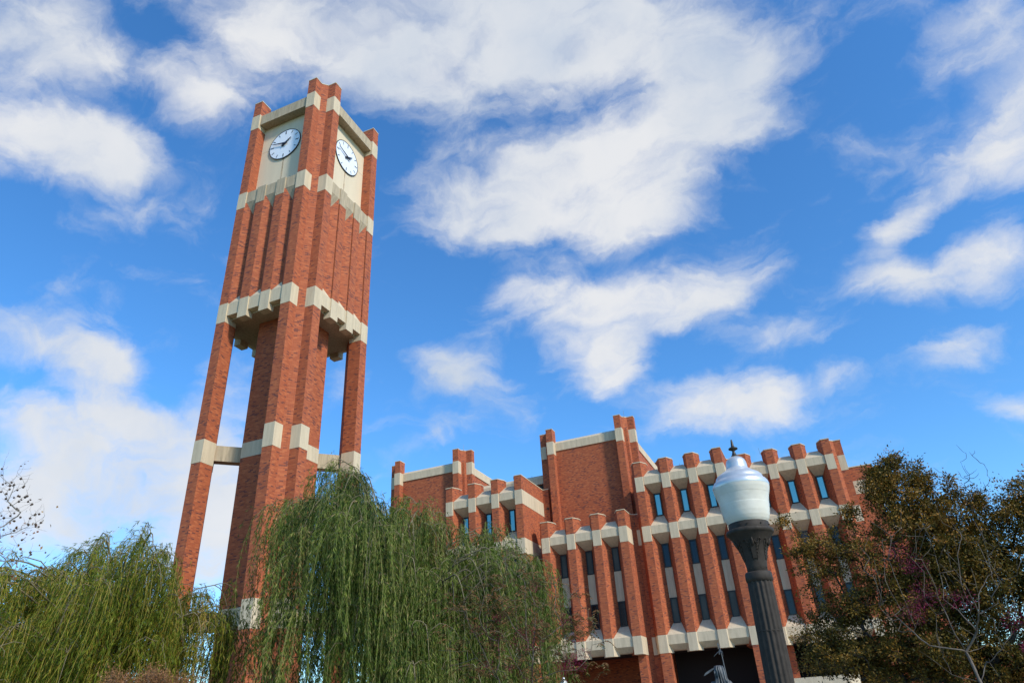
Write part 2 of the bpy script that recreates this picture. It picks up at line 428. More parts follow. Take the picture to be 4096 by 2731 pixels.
# end pier of the right block: notched corner
r7 = xB[3]; y7 = 60.18
M7 = lambda Q: [(r7+a, y7+b) for a, b in Q]
p7 = MB().prism(M7([(0, 0), (.63, 0), (.63, .58), (.95, .9), (1.5, .9), (1.5, 2.2), (-.5, 2.2), (-.5, 1.12)]), 0.0, 20.4)
p7.prism(M7([(0, 0), (.63, 0), (.63, .58), (.95, .9), (1.5, .9), (1.5, 2.2), (-.33, 2.2), (-.33, .72)]), 20.4, 21.10)
p7 = p7.build('end_pier', BRICK, lib)
MB().prism(M7([(-.02, -.03), (.65, -.03), (.65, .57), (.96, .87), (1.53, .87), (1.53, 2.2), (-.36, 2.2), (-.36, .71)]), 21.10, 21.17).build('coping', CONC, p7)
for bt, bb in PB:
    MB().prism(M7([(-.015, -.015), (.645, -.015), (.645, .3), (-.04, .06)]), bb, bt).build('concrete_band', CONC, p7)
    MB().prism(M7([(.95, .885), (1.515, .885), (1.515, 1.6), (.95, 1.6)]), bb, bt).build('concrete_band', CONC, p7)
# re-entrant walls with a concrete patch between the blocks
for (xa, ya, xb, zt, y2) in ((-13.32, 57.9, -12.2, 17.02, 58.25), (-4.86, 60.7, -3.7, 21.17, 61.08)):
    w = MB().prism([(xa, ya-.3), (xa+.02, ya), (xa+.34, y2), (xb, y2), (xb, y2+1.5), (xa, y2+1.5)], 0, zt-.07).build('link_wall', BRICK, lib)
    MB().prism([(xa, ya-.35), (xa+.03, ya-.02), (xa+.35, y2-.03), (xb, y2-.03), (xb, y2+1.5), (xa, y2+1.5)], zt-.07, zt).build('coping', CONC, w)
    for bt, bb in (PB if zt > 20 else PB[1:]):
        MB().box(xa+.36, xa+.80, y2-.012, y2+.1, bb, bt).build('concrete_band', CONC, w)
# masses behind the windows
def mass(x0, x1, y0, y1, z0, z1, nm='wall', mat=None):
    return MB().box(x0, x1, y0, y1, z0, z1).build(nm, mat or BRICK, lib)
mass(-12.2, -4.9, 58.5, 80, 6.25, 20.45)
mass(-4.8, 4.3, 61.33, 80, 6.25, 20.45)
mass(-20.7, -13.4, 57.23, 80, 6.25, 16.3)
mass(-29.2, -21.9, 55.95, 80, 6.25, 20.45)
mass(-29.5, -12.3, 63, 90, 0, 20.3, 'rear_wall')
# right-hand plain wall
rw = MB().box(4.45, 6.27, 61.9, 80, 0, 18.9).build('side_wall', BRICK, lib)
MB().box(4.45, 6.3, 61.86, 80, 18.9, 18.98).build('coping', CONC, rw)
MB().box(4.56, 5.51, 61.88, 62.1, 16.7, 17.77).build('concrete_band', CONC, rw)
rw2 = MB().box(6.27, 8.7, 64, 82, 0, 15.3).build('side_wall', BRICK, lib)
MB().box(6.27, 8.73, 63.96, 82, 15.3, 15.38).build('coping', CONC, rw2)
MB().box(6.4, 8.2, 63.98, 64.3, 14.0, 14.72).build('concrete_band', CONC, rw2)
# ground-storey legs and dark loggia
for x, y, w, d in ((xA[0], 57.35, .75, .9), (xA[3], 57.35, .75, 3.8), (xC[3], 57.0, .62, .95), (xB[0]+.3, 61.4, .6, .8), (xC[0], 57.0, .62, .95), (xD[0], 55.6, .65, .9), (xD[3], 54.8, .65, 5.0)):
    MB().box(x, x+w, y, y+d, 0, 6.04).build('ground_leg', BRICK, lib)
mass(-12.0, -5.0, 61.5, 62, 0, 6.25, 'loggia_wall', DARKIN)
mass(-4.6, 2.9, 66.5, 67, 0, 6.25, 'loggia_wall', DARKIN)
mass(-20.8, -13.9, 63.2, 63.8, 0, 6.25, 'loggia_wall')
mass(-29, -21.9, 59.2, 59.8, 0, 6.25, 'loggia_wall')
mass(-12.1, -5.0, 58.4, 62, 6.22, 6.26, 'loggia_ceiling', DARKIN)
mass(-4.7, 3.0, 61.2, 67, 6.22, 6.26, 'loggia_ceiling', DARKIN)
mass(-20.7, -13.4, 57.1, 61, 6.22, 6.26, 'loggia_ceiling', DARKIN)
for dx, dz in ((-10.9, 20.5), (-8.6, 20.5), (-1.9, 20.5)):
    MB().tube([(dx, 59.2, dz), (dx, 59.2, dz+.55)], .012, 5).build('lightning_rod', RODM, lib)
for hx, hy, hz in ((-21.35, 60.13, 19.3), (-13.1, 58.22, 16.2)):
    MB().box(hx-.08, hx+.08, hy-.06, hy+.05, hz-.10, hz+.10).build('scupper', FRAME, lib)
for k in range(6):
    MB().tube([(-29.0+k*1.35, 62.4, 23.3), (-29.0+k*1.35, 62.4, 23.5)], .012, 5).build('lightning_rod', RODM, lib)
# square roof towers
def roof_tower(xr, y0):
    W = 9.5; x1, x0 = xr, xr-W; y1 = y0+17; i = .68
    t = MB().box(x0+i, x1-i, y0+i, y1-i, 10, 25.6).build('roof_tower', BRICK, lib)
    corner_piers(t, [(x1, y0, -1, 1), (x0, y0, 1, 1), (x1, y1, -1, -1), (x0, y1, 1, -1)], 1.02, .63, .6, .95, 8, 26.92, [(25.6, 24.33)], cop=.07)
    a = .60
    for F, W_ in ((lambda s, t_: (x1-s, y0+t_), W), (lambda s, t_: (x1-t_, y0+s), 17), (lambda s, t_: (x1-s, y1-t_), W), (lambda s, t_: (x0+t_, y0+s), 17)):
        MB().hull([P3(F, s, q, z) for s in (1.6, W_-1.6) for q, z in ((.6, 24.78), (.6, 25.54), (.85, 25.80), (1.3, 25.80), (1.3, 24.78))]).build('lintel', CONC, t)
    for rx, ry in ((x1-.75, y0+.75), (x0+.9, y0+.95)):
        MB().tube([(rx, ry, 26.9), (rx, ry, 27.5)], [.016, .01], 5).build('lightning_rod', RODM, t)
roof_tower(-12.37, 59.8); roof_tower(-29.42, 59.8)
lk = MB().box(-29.6, -21.6, 62.4, 70, 18, 22.36).build('link_block', LOUVRE, lib)
MB().hull([(x, y, z) for x in (-29.7, -21.5) for y, z in ((62, 22.36), (62, 22.96), (62.25, 23.3), (66, 23.3), (66, 22.36))]).build('lintel', CONC, lk)
sl = MB()
for k in range(7): sl.box(-29.6, -21.6, 62.3, 62.4, 21.0+k*.19, 21.08+k*.19)
sl.build('louvre_slats', LOUVRE, lk)
wl = MB().box(-21.9, -21.2, 60.15, 61.6, 0, 21.1).build('link_wall', BRICK, lib)
MB().box(-21.92, -21.17, 60.12, 61.6, 21.1, 21.17).build('coping', CONC, wl)

# ------------------------------------------------------------------ vegetation
def leaf_mat(name, stops, rough=0.5, transl=0.25, spec=0.2):
    m, nt, b = newmat(name); L = nt.links.new
    at = N(nt, 'ShaderNodeAttribute', attribute_name='var')
    r = ramp(nt, stops, at.outputs['Fac'])
    L(r.outputs[0], b.inputs['Base Color']); b.inputs['Roughness'].default_value = rough
    b.inputs['Specular IOR Level'].default_value = spec
    tr = N(nt, 'ShaderNodeBsdfTranslucent'); L(r.outputs[0], tr.inputs[0])
    mx = N(nt, 'ShaderNodeMixShader'); mx.inputs[0].default_value = transl
    L(b.outputs[0], mx.inputs[1]); L(tr.outputs[0], mx.inputs[2])
    L(mx.outputs[0], nt.nodes['Material Output'].inputs[0])
    return m
W1 = leaf_mat('willow_leaf', [(0, (.030, .060, .008)), (.4, (.088, .142, .017)), (.7, (.20, .25, .038)), (.92, (.36, .34, .11)), (1, (.42, .30, .12))], transl=.35)
W2 = leaf_mat('willow_leaf_olive', [(0, (.033, .062, .006)), (.4, (.12, .168, .012)), (.7, (.26, .28, .028)), (.9, (.42, .32, .05)), (1, (.42, .25, .09))], transl=.35)
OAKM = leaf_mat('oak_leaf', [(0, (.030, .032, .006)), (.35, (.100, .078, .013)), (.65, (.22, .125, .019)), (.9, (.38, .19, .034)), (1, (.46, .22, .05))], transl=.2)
BUSHM = leaf_mat('bush_leaf', [(0, (.10, .07, .02)), (.5, (.26, .12, .045)), (1, (.42, .20, .09))])
MYRL = leaf_mat('compound_leaf', [(0, (.05, .07, .015)), (.5, (.14, .09, .03)), (1, (.24, .10, .04))])
SEEDM = leaf_mat('magenta_seed', [(0, (.06, .005, .015)), (.6, (.19, .010, .042)), (1, (.33, .03, .09))], transl=.1)
SYCL = leaf_mat('sycamore_leaf', [(0, (.20, .07, .025)), (.5, (.32, .14, .04)), (1, (.45, .28, .06))])
BARK = plain('grey_brown_bark', (.085, .065, .05), .9, 0, .35, 14)
WBARK = plain('willow_twig_bark', (.17, .14, .075), .85, 0, .3, 14)
BARKD = plain('dark_bark', (.030, .025, .020), .9, 0, .35, 14)
BARKL = plain('smooth_tan_bark', (.125, .095, .068), .75, 0, .3, 18)
SYCB = plain('pale_twig_bark', (.22, .19, .15), .8, 0, .3, 18)
BALLM = plain('seed_ball_brown', (.07, .045, .03), .9, 0, .3, 200)

def quads(name, mat, Pv, var, parent, nper=4):
    """Pv: (n, nper, 3) leaf polygons as one mesh"""
    n = len(Pv); off = world_loc(parent) if parent else V3((0, 0, 0))
    me = bpy.data.meshes.new(name)
    me.vertices.add(n*nper); me.vertices.foreach_set('co', (Pv.reshape(-1, 3)-np.array(off)).astype(np.float32).ravel())
    me.loops.add(n*nper); me.loops.foreach_set('vertex_index', np.arange(n*nper, dtype=np.int32))
    me.polygons.add(n); me.polygons.foreach_set('loop_start', (np.arange(n)*nper).astype(np.int32))
    try: me.polygons.foreach_set('loop_total', np.full(n, nper, dtype=np.int32))
    except Exception: pass
    a = me.attributes.new('var', 'FLOAT', 'FACE'); a.data.foreach_set('value', np.clip(var, 0, 1).astype(np.float32))
    me.materials.append(mat); me.update(calc_edges=True); me.validate()
    o = bpy.data.objects.new(name, me); COL.objects.link(o)
    if parent: o.parent = parent
    return o
def unit(v): return v/np.maximum(np.linalg.norm(v, axis=-1, keepdims=True), 1e-9)
def leaf_polys(base, d, length, width, rng, bend=0.0):
    d = unit(d); r = rng.normal(size=d.shape); s = unit(np.cross(d, r))
    L = length[:, None]; W = width[:, None]
    mid = base + d*L*.45
    nrm = np.cross(d, s)
    tip = base + d*L + nrm*L*bend
    return np.stack([base, mid+s*W*.5, tip, mid-s*W*.5], 1)

def tubes_np(name, mat, chains, parent, n=5):
    """chains: list of (pts (k,3), radii (k))"""
    m = MB()
    for pts, rad in chains: m.tube([tuple(p) for p in pts], [float(r) for r in rad], n)
    return m.build(name, mat, parent, smooth=True, uv=False)

def willow(name, label, C, e, D, env, nb, ns, seed, R, mat, wind=0.0, lens=(1.3, 3.6), halves=None, fork=2.2, dens=.028, voff=0.0, group=None):
    rng = np.random.default_rng(seed)
    C = np.array(C); e = np.array(e); g = np.array([-e[1], e[0]])
    t = empty(name, (C[0], C[1], 0), label, 'tree', group)
    ex = np.array([q[0] for q in env]); ez = np.array([q[1] for q in env])
    lo, hi = halves
    lc, hw = (lo+hi)/2, (hi-lo)/2
    chains = []; trunkr = .28
    fz = fork
    pts = np.array([[C[0], C[1], 0], [C[0]+.05, C[1], fz*.5], [C[0], C[1]+.05, fz]])
    tubes_np('trunk', BARK, [(pts, [trunkr*1.15, trunkr, trunkr*.9])], t, 12)
    starts = []; dirs = []; cv = []; leans = []
    P0 = np.array([C[0], C[1], fz])
    for i in range(nb):
        u = (i+rng.uniform(0, 1))/nb*2-1
        l = lc+hw*u*.98
        Rd = R*math.sqrt(max(.08, 1-u*u))
        d = rng.uniform(-1, 1)*Rd
        h = np.interp(l, ex, ez)
        sc = (D+d)/D
        drop = (abs(rng.normal(0, .10)), rng.exponential(.6), rng.uniform(.4, 3.2))[i % 3]
        z = 1.6+(h-1.6)*sc - drop - (d/R)**2*.9 - .2
        z = max(z, 2.6)
        A = np.array([*(C+e*l*sc+g*d), z])
        # bough: rises from the fork, arches over at its apex, and droops beyond
        rad = A[:2]-P0[:2]; rl = np.linalg.norm(rad)+1e-6; ro = rad/rl
        Q = P0+np.array([*(rad*.35), (A[2]-fz)*.95])
        s = np.linspace(0, 1, 9)[:, None]
        cur = (1-s)**2*P0+2*s*(1-s)*Q+s*s*A
        cur += rng.normal(size=cur.shape)*.05*np.sin(s*math.pi)
        s2 = np.linspace(0, 1, 5)[1:, None]; out = .25+.25*rng.random()
        tail = A+np.hstack([ro*out*s2, -s2**2*rng.uniform(.5, 1.1)])
        full = np.vstack([cur, tail])
        rr = np.linspace(.030*rng.uniform(.6, 1.2), .0035, len(full))**1.0; rr[:3] *= 1.5
        chains.append((full, rr))
        lean = rng.normal(0, .16, 2); cvb = rng.normal(0, .20)+voff
        for sb in range(4):
            k0 = int(rng.integers(4, len(full)-1)); p0 = full[k0]
            a1 = rng.uniform(0, 2*math.pi); o1 = np.array([math.cos(a1), math.sin(a1)])*.8+ro*.5; o1 /= np.linalg.norm(o1)
            l1 = rng.uniform(.2, .75); s3_ = np.linspace(0, 1, 6)[:, None]
            sub = p0+np.hstack([o1*l1*s3_, rng.uniform(.1, .45)*l1*np.sin(s3_*2.6)-s3_**2*l1*.45])+rng.normal(size=(6, 3))*.012
            sub[0] = p0
            chains.append((sub, np.linspace(.009, .003, 6)))
            m_ = max(2, ns//4); k = rng.integers(1, 6, m_); f = rng.random(m_)[:, None]
            st = sub[k-1]*(1-f)+sub[k]*f+rng.normal(size=(m_, 3))*[.02, .02, .01]
            az = rng.uniform(0, 2*math.pi, m_)
            dr = np.stack([np.cos(az), np.sin(az)], 1)*.55+o1*.5
            starts.append(st); dirs.append(dr); cv.append(np.full(m_, cvb+rng.normal(0, .07))); leans.append(np.tile(lean+rng.normal(0, .05, 2), (m_, 1)))
    tubes_np('bough', WBARK, chains, t, 5)
    LN = np.vstack(leans); S = np.vstack(starts); Dr = np.vstack(dirs); CV = np.concatenate(cv); n = len(S)
    Ln = rng.uniform(*lens, n)*rng.choice([1, .5, .2], n, p=[.55, .25, .2]); Ln = np.minimum(Ln, np.maximum(S[:, 2]-.7, .3))
    outw = rng.uniform(.06, .55, n)
    K = 12; ts = np.linspace(0, 1, K)
    curl = rng.normal(size=(n, 2))*.13
    def at(tt, i):
        o = (1-np.exp(-4*tt))*outw[i]
        xy = S[i, :2]+Dr[i]*o[:, None]+e*(wind*tt*tt*Ln[i])[:, None]+LN[i]*(tt*(1-.35*tt)*Ln[i])[:, None]+curl[i]*(np.sin(tt*3.0)*Ln[i]*.35)[:, None]
        z = S[i, 2]+outw[i]*.35*np.sin(np.minimum(tt*6, math.pi))-Ln[i]*(tt**1.15)
        return np.column_stack([xy, z])
    # twig ribbons
    ii = np.arange(n); V = np.stack([at(np.full(n, q), ii) for q in ts], 1)
    sd = unit(np.stack([Dr[:, 1], -Dr[:, 0], np.zeros(n)], 1))[:, None, :]*.0022
    a = V-sd; b = V+sd
    rb = np.stack([a[:, :-1], a[:, 1:], b[:, 1:], b[:, :-1]], 2).reshape(-1, 4, 3)
    cnt = np.maximum((Ln/dens).astype(int), 3); idx = np.repeat(ii, cnt)
    tt = rng.random(len(idx))**.9
    base = at(tt, idx); nxt = at(tt+.02, idx); dn = unit(nxt-base)
    r = unit(rng.normal(size=base.shape)); sway = r-np.sum(r*dn, 1, keepdims=True)*dn
    d = dn*.8+sway*.75+np.array([0, 0, -.30])+np.array([*(e*wind*1.2), 0])
    ll = rng.uniform(.06, .135, len(idx)); wd = rng.uniform(.009, .0165, len(idx))
    P = leaf_polys(base, d, ll, wd, rng, .1)
    tn = rng.random(n)
    var = np.clip(.38+CV[idx]+rng.normal(0, .17, len(idx))+(rng.random(len(idx)) < .05)*.4, 0, 1)
    P = np.concatenate([P, rb]); var = np.concatenate([var, np.full(len(rb), .9)])
    quads('crown', mat, P, var, t)
    return t

willow('willow_tree', 'tall green weeping willow in front of the clock tower base and library', (-8.01, 12.68), (.85, .53), 15,
       [(-2.9, 4.6), (-2.62, 5.5), (-2.31, 6.1), (-1.95, 6.42), (-1.7, 6.35), (-1.45, 6.8), (-1.1, 7.22), (-.8, 7.0), (-.55, 6.95), (-.28, 6.45), (-.03, 6.0), (.3, 6.4), (.6, 6.25), (.95, 5.75), (1.3, 5.4), (1.7, 5.6), (2.12, 5.55), (2.4, 5.1), (2.7, 5.15), (3.07, 4.7), (3.33, 4.3), (3.45, 3.6)],
       160, 46, 5, 2.6, W1, .02, (.5, 3.0), (-2.2, 2.85), 2.0, voff=-.05)
willow('willow_tree', 'wide olive green weeping willow at the left edge of the photo', (-12.53, 9.95), (.62, .78), 16,
       [(-4.6, 4.3), (-3.4, 4.6), (-2.4, 4.7), (-2.11, 5.0), (-1.74, 5.25), (-1.5, 5.0), (-1.25, 5.05), (-1.05, 5.3), (-.73, 5.75), (-.51, 5.95), (-.3, 5.6), (-.15, 5.35), (.05, 5.4), (.3, 5.95), (.42, 5.9), (.6, 5.45), (.85, 5.1), (1.24, 4.6), (1.5, 4.5), (1.75, 4.75), (1.99, 4.4), (2.26, 3.7), (2.48, 2.7)],
       175, 46, 8, 2.6, W2, -.12, (.4, 1.9), (-4.4, 1.95), 1.9, voff=0)

def grow(base, nodes, tips, rng, r_tip=.004, rpow=.5, wob=.08, pen=.25, rmax=.3, sub=3, sag=-.12, links=None):
    """attach every node, then every tip, to the nearest existing point; radii by the pipe model"""
    P = [np.array(base, float)]; par = [-1]; L = [0.0]
    def attach(q):
        A = np.array(P); d = np.linalg.norm(A-q, axis=1)
        # prefer parents lower than the child
        c = d+pen*np.array(L)*.15+np.maximum(A[:, 2]-q[2]+.02, 0)*1.2+(np.hypot(A[:, 0]-q[0], A[:, 1]-q[1])*1.0 if links else 0)
        j = int(np.argmin(c)); a = P[j]; prev = j
        for k in range(1, sub+1):
            f = k/sub; w = rng.normal(size=3)*wob*d[j]*math.sin(math.pi*f) if k < sub else 0
            p = a+(q-a)*f+np.array([0, 0, 1])*d[j]*sag*math.sin(math.pi*f)+w
            P.append(p); par.append(prev); L.append(L[prev]+np.linalg.norm(p-P[prev])); prev = len(P)-1
        return prev
    b = np.array(base)
    if links:
        at_ = {}
        for c in links:
            for a_, z_ in zip([None]+c[:-1], c):
                if z_ in at_: continue
                prev = at_.get(a_, 0) if a_ is not None else 0
                A0 = P[prev]; Q0 = np.array(nodes[z_], float); dl = np.linalg.norm(Q0-A0)
                for k in (1, 2, 3):
                    P.append(A0+(Q0-A0)*k/3+(rng.normal(size=3)*.02*dl if k < 3 else 0)); par.append(prev); L.append(0); prev = len(P)-1
                at_[z_] = prev
        nodes = []
    for q in sorted([np.array(q, float) for q in nodes], key=lambda q: np.linalg.norm(q-b)): attach(q)
    ends = [attach(q) for q in sorted([np.array(q, float) for q in tips], key=lambda q: np.linalg.norm(q-b))]
    n = len(P); load = np.zeros(n)
    ch = [[] for _ in range(n)]
    for i in range(1, n): ch[par[i]].append(i)
    for i in range(n-1, -1, -1):
        if not ch[i]: load[i] = 1
        if i: load[par[i]] += load[i]
    rad = np.minimum(r_tip*load**rpow, rmax)
    chains = []; done = set()
    for i in range(n):          # chains follow the heaviest child
        if i in done and i != 0: continue
        if i != 0: c = [par[i], i]
        else: c = [0]
        j = i; done.add(j)
        while ch[j]:
            j = max(ch[j], key=lambda q: load[q]); c.append(j); done.add(j)
        if len(c) > 1:
            rr = [rad[k] for k in c]
            if i: rr[0] = rr[1]
            rr[-1] *= .5
            chains.append((np.array([P[k] for k in c]), rr))
    return chains, np.array([P[i] for i in ends]), np.array(P)

# autumn oak on the right
def oak():
    rng = np.random.default_rng(21)
    C = np.array([2.99, 26.83]); e = np.array([.99, -.11]); g = np.array([.11, .99]); D = 27.0
    t = empty('oak_tree', (3.9, 26.7, 0), 'large brown and green autumn oak in front of the right end of the library', 'tree')
    lobes = [(.24, 7.99, 1.03, 1.18, 1), (-.25, 8.3, .6, .65, .9), (1.39, 6.6, 1.3, 1.1, 1.1), (-1.5, 6.2, 1.45, 1.0, .6), (-2.6, 6.8, 1.0, .55, .38), (-3.1, 5.6, .8, .8, .4), (-3.2, 3.95, 1.1, .75, .65), (-.91, 4.58, 1.6, 1.4, .75), (1.69, 4.9, 1.3, 1.6, 1.2), (3.4, 6.83, .7, .93, .9), (3.2, 4.6, .9, 1.4, 1.1),
             (-2.63, 3.1, 1.65, .62, 1.2), (-.31, 3.1, 1.73, .8, 1.3), (1.63, 2.9, 1.1, .95, 1.2), (2.41, 7.3, .36, .41, .7), (1.22, 8.0, .32, .5, .7), (.97, 8.4, .39, .5, .6), (-3.65, 7.7, .25, .2, .4), (.5, 6.9, 1.3, .8, 1), (.15, 8.7, .45, .5, .9), (-.35, 8.75, .25, .35, .7), (.5, 9.0, .2, .35, .7), (1.3, 5.6, 1.4, 1.0, 1.1), (.5, 4.4, 1.3, 1.2, 1.0), (-1.6, 2.5, 1.4, .5, 1), (.2, 5.4, 1.0, .8, 1), (-2.3, 4.4, 1.0, .7, .5), (.5, 2.4, 1.3, .6, 1), (2.2, 2.3, 1.0, .6, 1), (2.6, 6.3, .7, .6, .8), (3.9, 5.7, .8, 1.0, .9), (3.9, 3.9, .8, 1.2, .9), (3.9, 7.3, .6, .7, .7), (-3.3, 6.5, .5, .5, .5), (-1.4, 7.55, .4, .35, .6), (1.8, 7.75, .25, .4, .5)]
    W3 = lambda l, z, d: np.array([*(C+e*l*(D+d)/D+g*d), 1.6+(z-1.6)*(D+d)/D])
    tips = []
    for l, z, rl, rz, w in lobes:
        n = int(88*rl*rz*w)+6
        q = unit(rng.normal(size=(n, 3)))*(rng.random((n, 1))**.45)
        for a in q: tips.append(W3(l+a[0]*rl, z+a[2]*rz, a[1]*max(rl, .5)*1.1))
    limbs = [W3(*q) for q in [(.95, 2.5, 0), (.9, 3.6, 0), (.85, 4.6, .1), (.8, 5.4, 0), (.6, 6.2, -.2), (.3, 7.0, .2), (.1, 7.8, 0), (1.4, 6.2, .5), (1.6, 7.0, .3), (0, 5.5, -.6), (-.8, 5.9, -.8), (-1.7, 6.3, -.9), (-2.5, 6.7, -.7),
                              (0, 4.6, -.5), (-1.0, 4.8, -.7), (-1.9, 4.7, -.9), (-2.8, 4.3, -.9), (2.0, 5.0, .3), (2.7, 5.7, .2), (3.3, 6.4, .2), (.1, 3.6, .6), (-1.1, 3.5, .9), (-2.2, 3.2, 1.0), (2.0, 3.2, -.4)]]
    ch, ends, P = grow((3.9, 26.7, 0), limbs, tips, rng, .0075, .50, .10, .3, .3)
    tubes_np('trunk', BARKD, ch, t, 5)
    # leaves in tufts round the twig ends
    k = 72
    idx = np.repeat(np.arange(len(ends)), k); n = len(idx)
    off = rng.normal(size=(n, 3))*[.10, .10, .085]*rng.uniform(.5, 1.6, len(ends))[idx][:, None]
    base = ends[idx]+off
    d = unit(off)+rng.normal(size=(n, 3))*.5+np.array([0, 0, -.15])
    ll = rng.uniform(.055, .115, n); wd = ll*rng.uniform(.4, .6, n)
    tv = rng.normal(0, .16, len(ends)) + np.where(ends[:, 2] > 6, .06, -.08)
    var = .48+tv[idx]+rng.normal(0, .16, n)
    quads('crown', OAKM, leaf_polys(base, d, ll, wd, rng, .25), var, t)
    # a dead leafless top among the leaves
    b0 = W3(2.15, 6.4, -.5)
    tp = [W3(2.25+rng.normal(0, .36), rng.uniform(7.5, 8.9), -.5+rng.normal(0, .3)) for _ in range(34)] + [W3(2.9, 8.9, -.5), W3(1.55, 8.6, -.4), W3(2.45, 9.2, -.5), W3(3.0, 8.4, -.5)]
    c2, _, _ = grow(tuple(b0), [W3(2.2, 7.1, -.5), W3(2.35, 7.8, -.5), W3(1.95, 7.7, -.4)], tp, rng, .006, .5, .05, .1, .05)
    tubes_np('bare_branch', BARKD, c2, t, 4)
oak()

def jit(P, rng, a=.05):
    """spread points in depth"""
    P = np.array(P, float); f = 1+rng.normal(0, a, (len(P), 1)); return CAM+(P-CAM)*f
def small_tree(name, label, cat, base, nodes, tips, clus, seed, r_tip, bark, extra=60, leaves=0, seedn=260, group=None, links=None):
    rng = np.random.default_rng(seed)
    t = empty(name, (base[0], base[1], 0), label, cat, group)
    nd = jit(nodes, rng, .006); tp = jit(tips, rng, .03)
    pool = np.vstack([nd, tp])
    ex = pool[rng.integers(0, len(pool), extra)]+rng.normal(size=(extra, 3))*[.12, .12, .08]+[0, 0, .20]
    ch, ends, P = grow(base, nd, np.vstack([tp, ex]), rng, r_tip, .50, .012, .2, .036, 3, -.02, links)
    tubes_np('trunk', bark, ch, t, 6)
    if clus:
        cl = jit(clus, rng, .02); sv = []; vv = []
        for c in cl:
            n = int(seedn*rng.uniform(.6, 1.4)); s = .085*rng.uniform(.7, 1.4)
            q = c+unit(rng.normal(size=(n, 3)))*(rng.random((n, 1))**.5)*[s*1.25, s*1.25, s]
            dd_ = unit(q-c)+rng.normal(size=(n, 3))*.4
            sv.append(leaf_polys(q, dd_, rng.uniform(.012, .03, n), rng.uniform(.003, .007, n), rng)); vv.append(rng.normal(.5, .25, n))
        quads('seed_cluster', SEEDM, np.concatenate(sv), np.concatenate(vv), t)
    if leaves:
        # compound leaves: a short arching stalk with paired leaflets
        sv = []
        pl = pool[rng.integers(0, len(pool), leaves)]+rng.normal(size=(leaves, 3))*[.12, .12, .10]-[0, 0, .12]
        for c in pl:
            az = rng.uniform(0, 6.28); o = np.array([math.cos(az), math.sin(az), 0]); k = 9
            s = np.repeat(np.linspace(0, 1, k), 2); b = c+o*(s*.16)[:, None]+np.array([0, 0, 1])*(.03*np.sin(s*3)-.06*s*s)[:, None]
            sd = np.tile([1, -1], k)[:, None]*np.cross(o, [0, 0, 1])
            sv.append(leaf_polys(b, sd+o*.5+np.array([0, 0, -.6]), np.full(2*k, .055), np.full(2*k, .011), rng))
        quads('foliage', MYRL, np.concatenate(sv), rng.uniform(0, 1, leaves*18), t)
    return t
cT = [(-4.16, 7.98, 3.17), (-3.96, 8.08, 3.17), (-3.91, 8.1, 3.18), (-3.81, 8.15, 3.28), (-3.72, 8.2, 3.36), (-3.74, 8.19, 3.2), (-3.57, 8.26, 3.18), (-3.43, 8.32, 3.27), (-3.49, 8.29, 3.14), (-3.39, 8.34, 3.29), (-3.23, 8.4, 3.31), (-2.79, 8.56, 2.97), (-2.63, 8.61, 2.49), (-3.01, 8.48, 2.99), (-3.24, 8.4, 3.26), (-3.7, 8.2, 2.99), (-4.22, 7.95, 2.69), (-4.15, 7.99, 2.92), (-4.09, 8.02, 2.44), (-4.2, 7.96, 2.29), (-3.82, 8.15, 3.05), (-3.77, 8.17, 2.95), (-2.96, 8.5, 2.81), (-2.88, 8.53, 2.84), (-3.09, 8.45, 3.03), (-3.36, 8.35, 3.22), (-2.78, 8.56, 2.72), (-3.58, 8.26, 3.02)]
cN = [(-3.34, 8.36, 2.07), (-3.31, 8.37, 2.3), (-3.3, 8.37, 2.43), (-3.27, 8.38, 2.62), (-3.26, 8.39, 2.82), (-3.26, 8.39, 2.96), (-3.48, 8.3, 2.64), (-3.6, 8.25, 2.87), (-3.67, 8.22, 3.12), (-3.69, 8.21, 2.11), (-3.81, 8.15, 2.33), (-3.89, 8.11, 2.54), (-4.01, 8.06, 2.79), (-4.07, 8.03, 2.95), (-3.36, 8.35, 2.4), (-3.37, 8.35, 2.68), (-3.35, 8.35, 2.93), (-3.57, 8.26, 2.43), (-3.65, 8.23, 2.69), (-3.43, 8.32, 2.13), (-3.19, 8.41, 2.52), (-2.95, 8.5, 2.67), (-3.04, 8.47, 2.17), (-2.84, 8.54, 2.17), (-2.67, 8.59, 2.3), (-2.86, 8.53, 2.76), (-3.93, 8.1, 2.37), (-4.04, 8.04, 2.62)]
cS = [(-2.86, 8.53, 2.51), (-2.98, 8.49, 2.22), (-2.83, 8.54, 2.23), (-2.9, 8.5, 2.3), (-3.24, 8.4, 2.68), (-3.24, 8.4, 3.13), (-3.69, 8.21, 2.63), (-3.66, 8.22, 2.79), (-3.39, 8.34, 2.61), (-3.44, 8.32, 2.48), (-3.57, 8.26, 2.25), (-3.4, 8.33, 2.15), (-3.91, 8.11, 2.68), (-2.93, 8.51, 2.72), (-2.73, 8.58, 2.34), (-3.81, 8.15, 2.25), (-3.71, 8.2, 2.51), (-3.29, 8.38, 2.49)]
small_tree('flowering_shrub_tree', 'nearly bare small tree with magenta seed clusters below the big willow', 'tree', (-3.4, 8.4, 0), cN, cT, cS, 3, .0016, BARKL, 190, 330, 230, None,
           [[0, 1, 2, 3, 4, 5], [2, 6, 7, 8], [9, 10, 11, 12, 13], [1, 14, 15, 16], [0, 19, 17, 18], [3, 20, 21, 25], [0, 22, 23, 24], [9, 26, 27]])
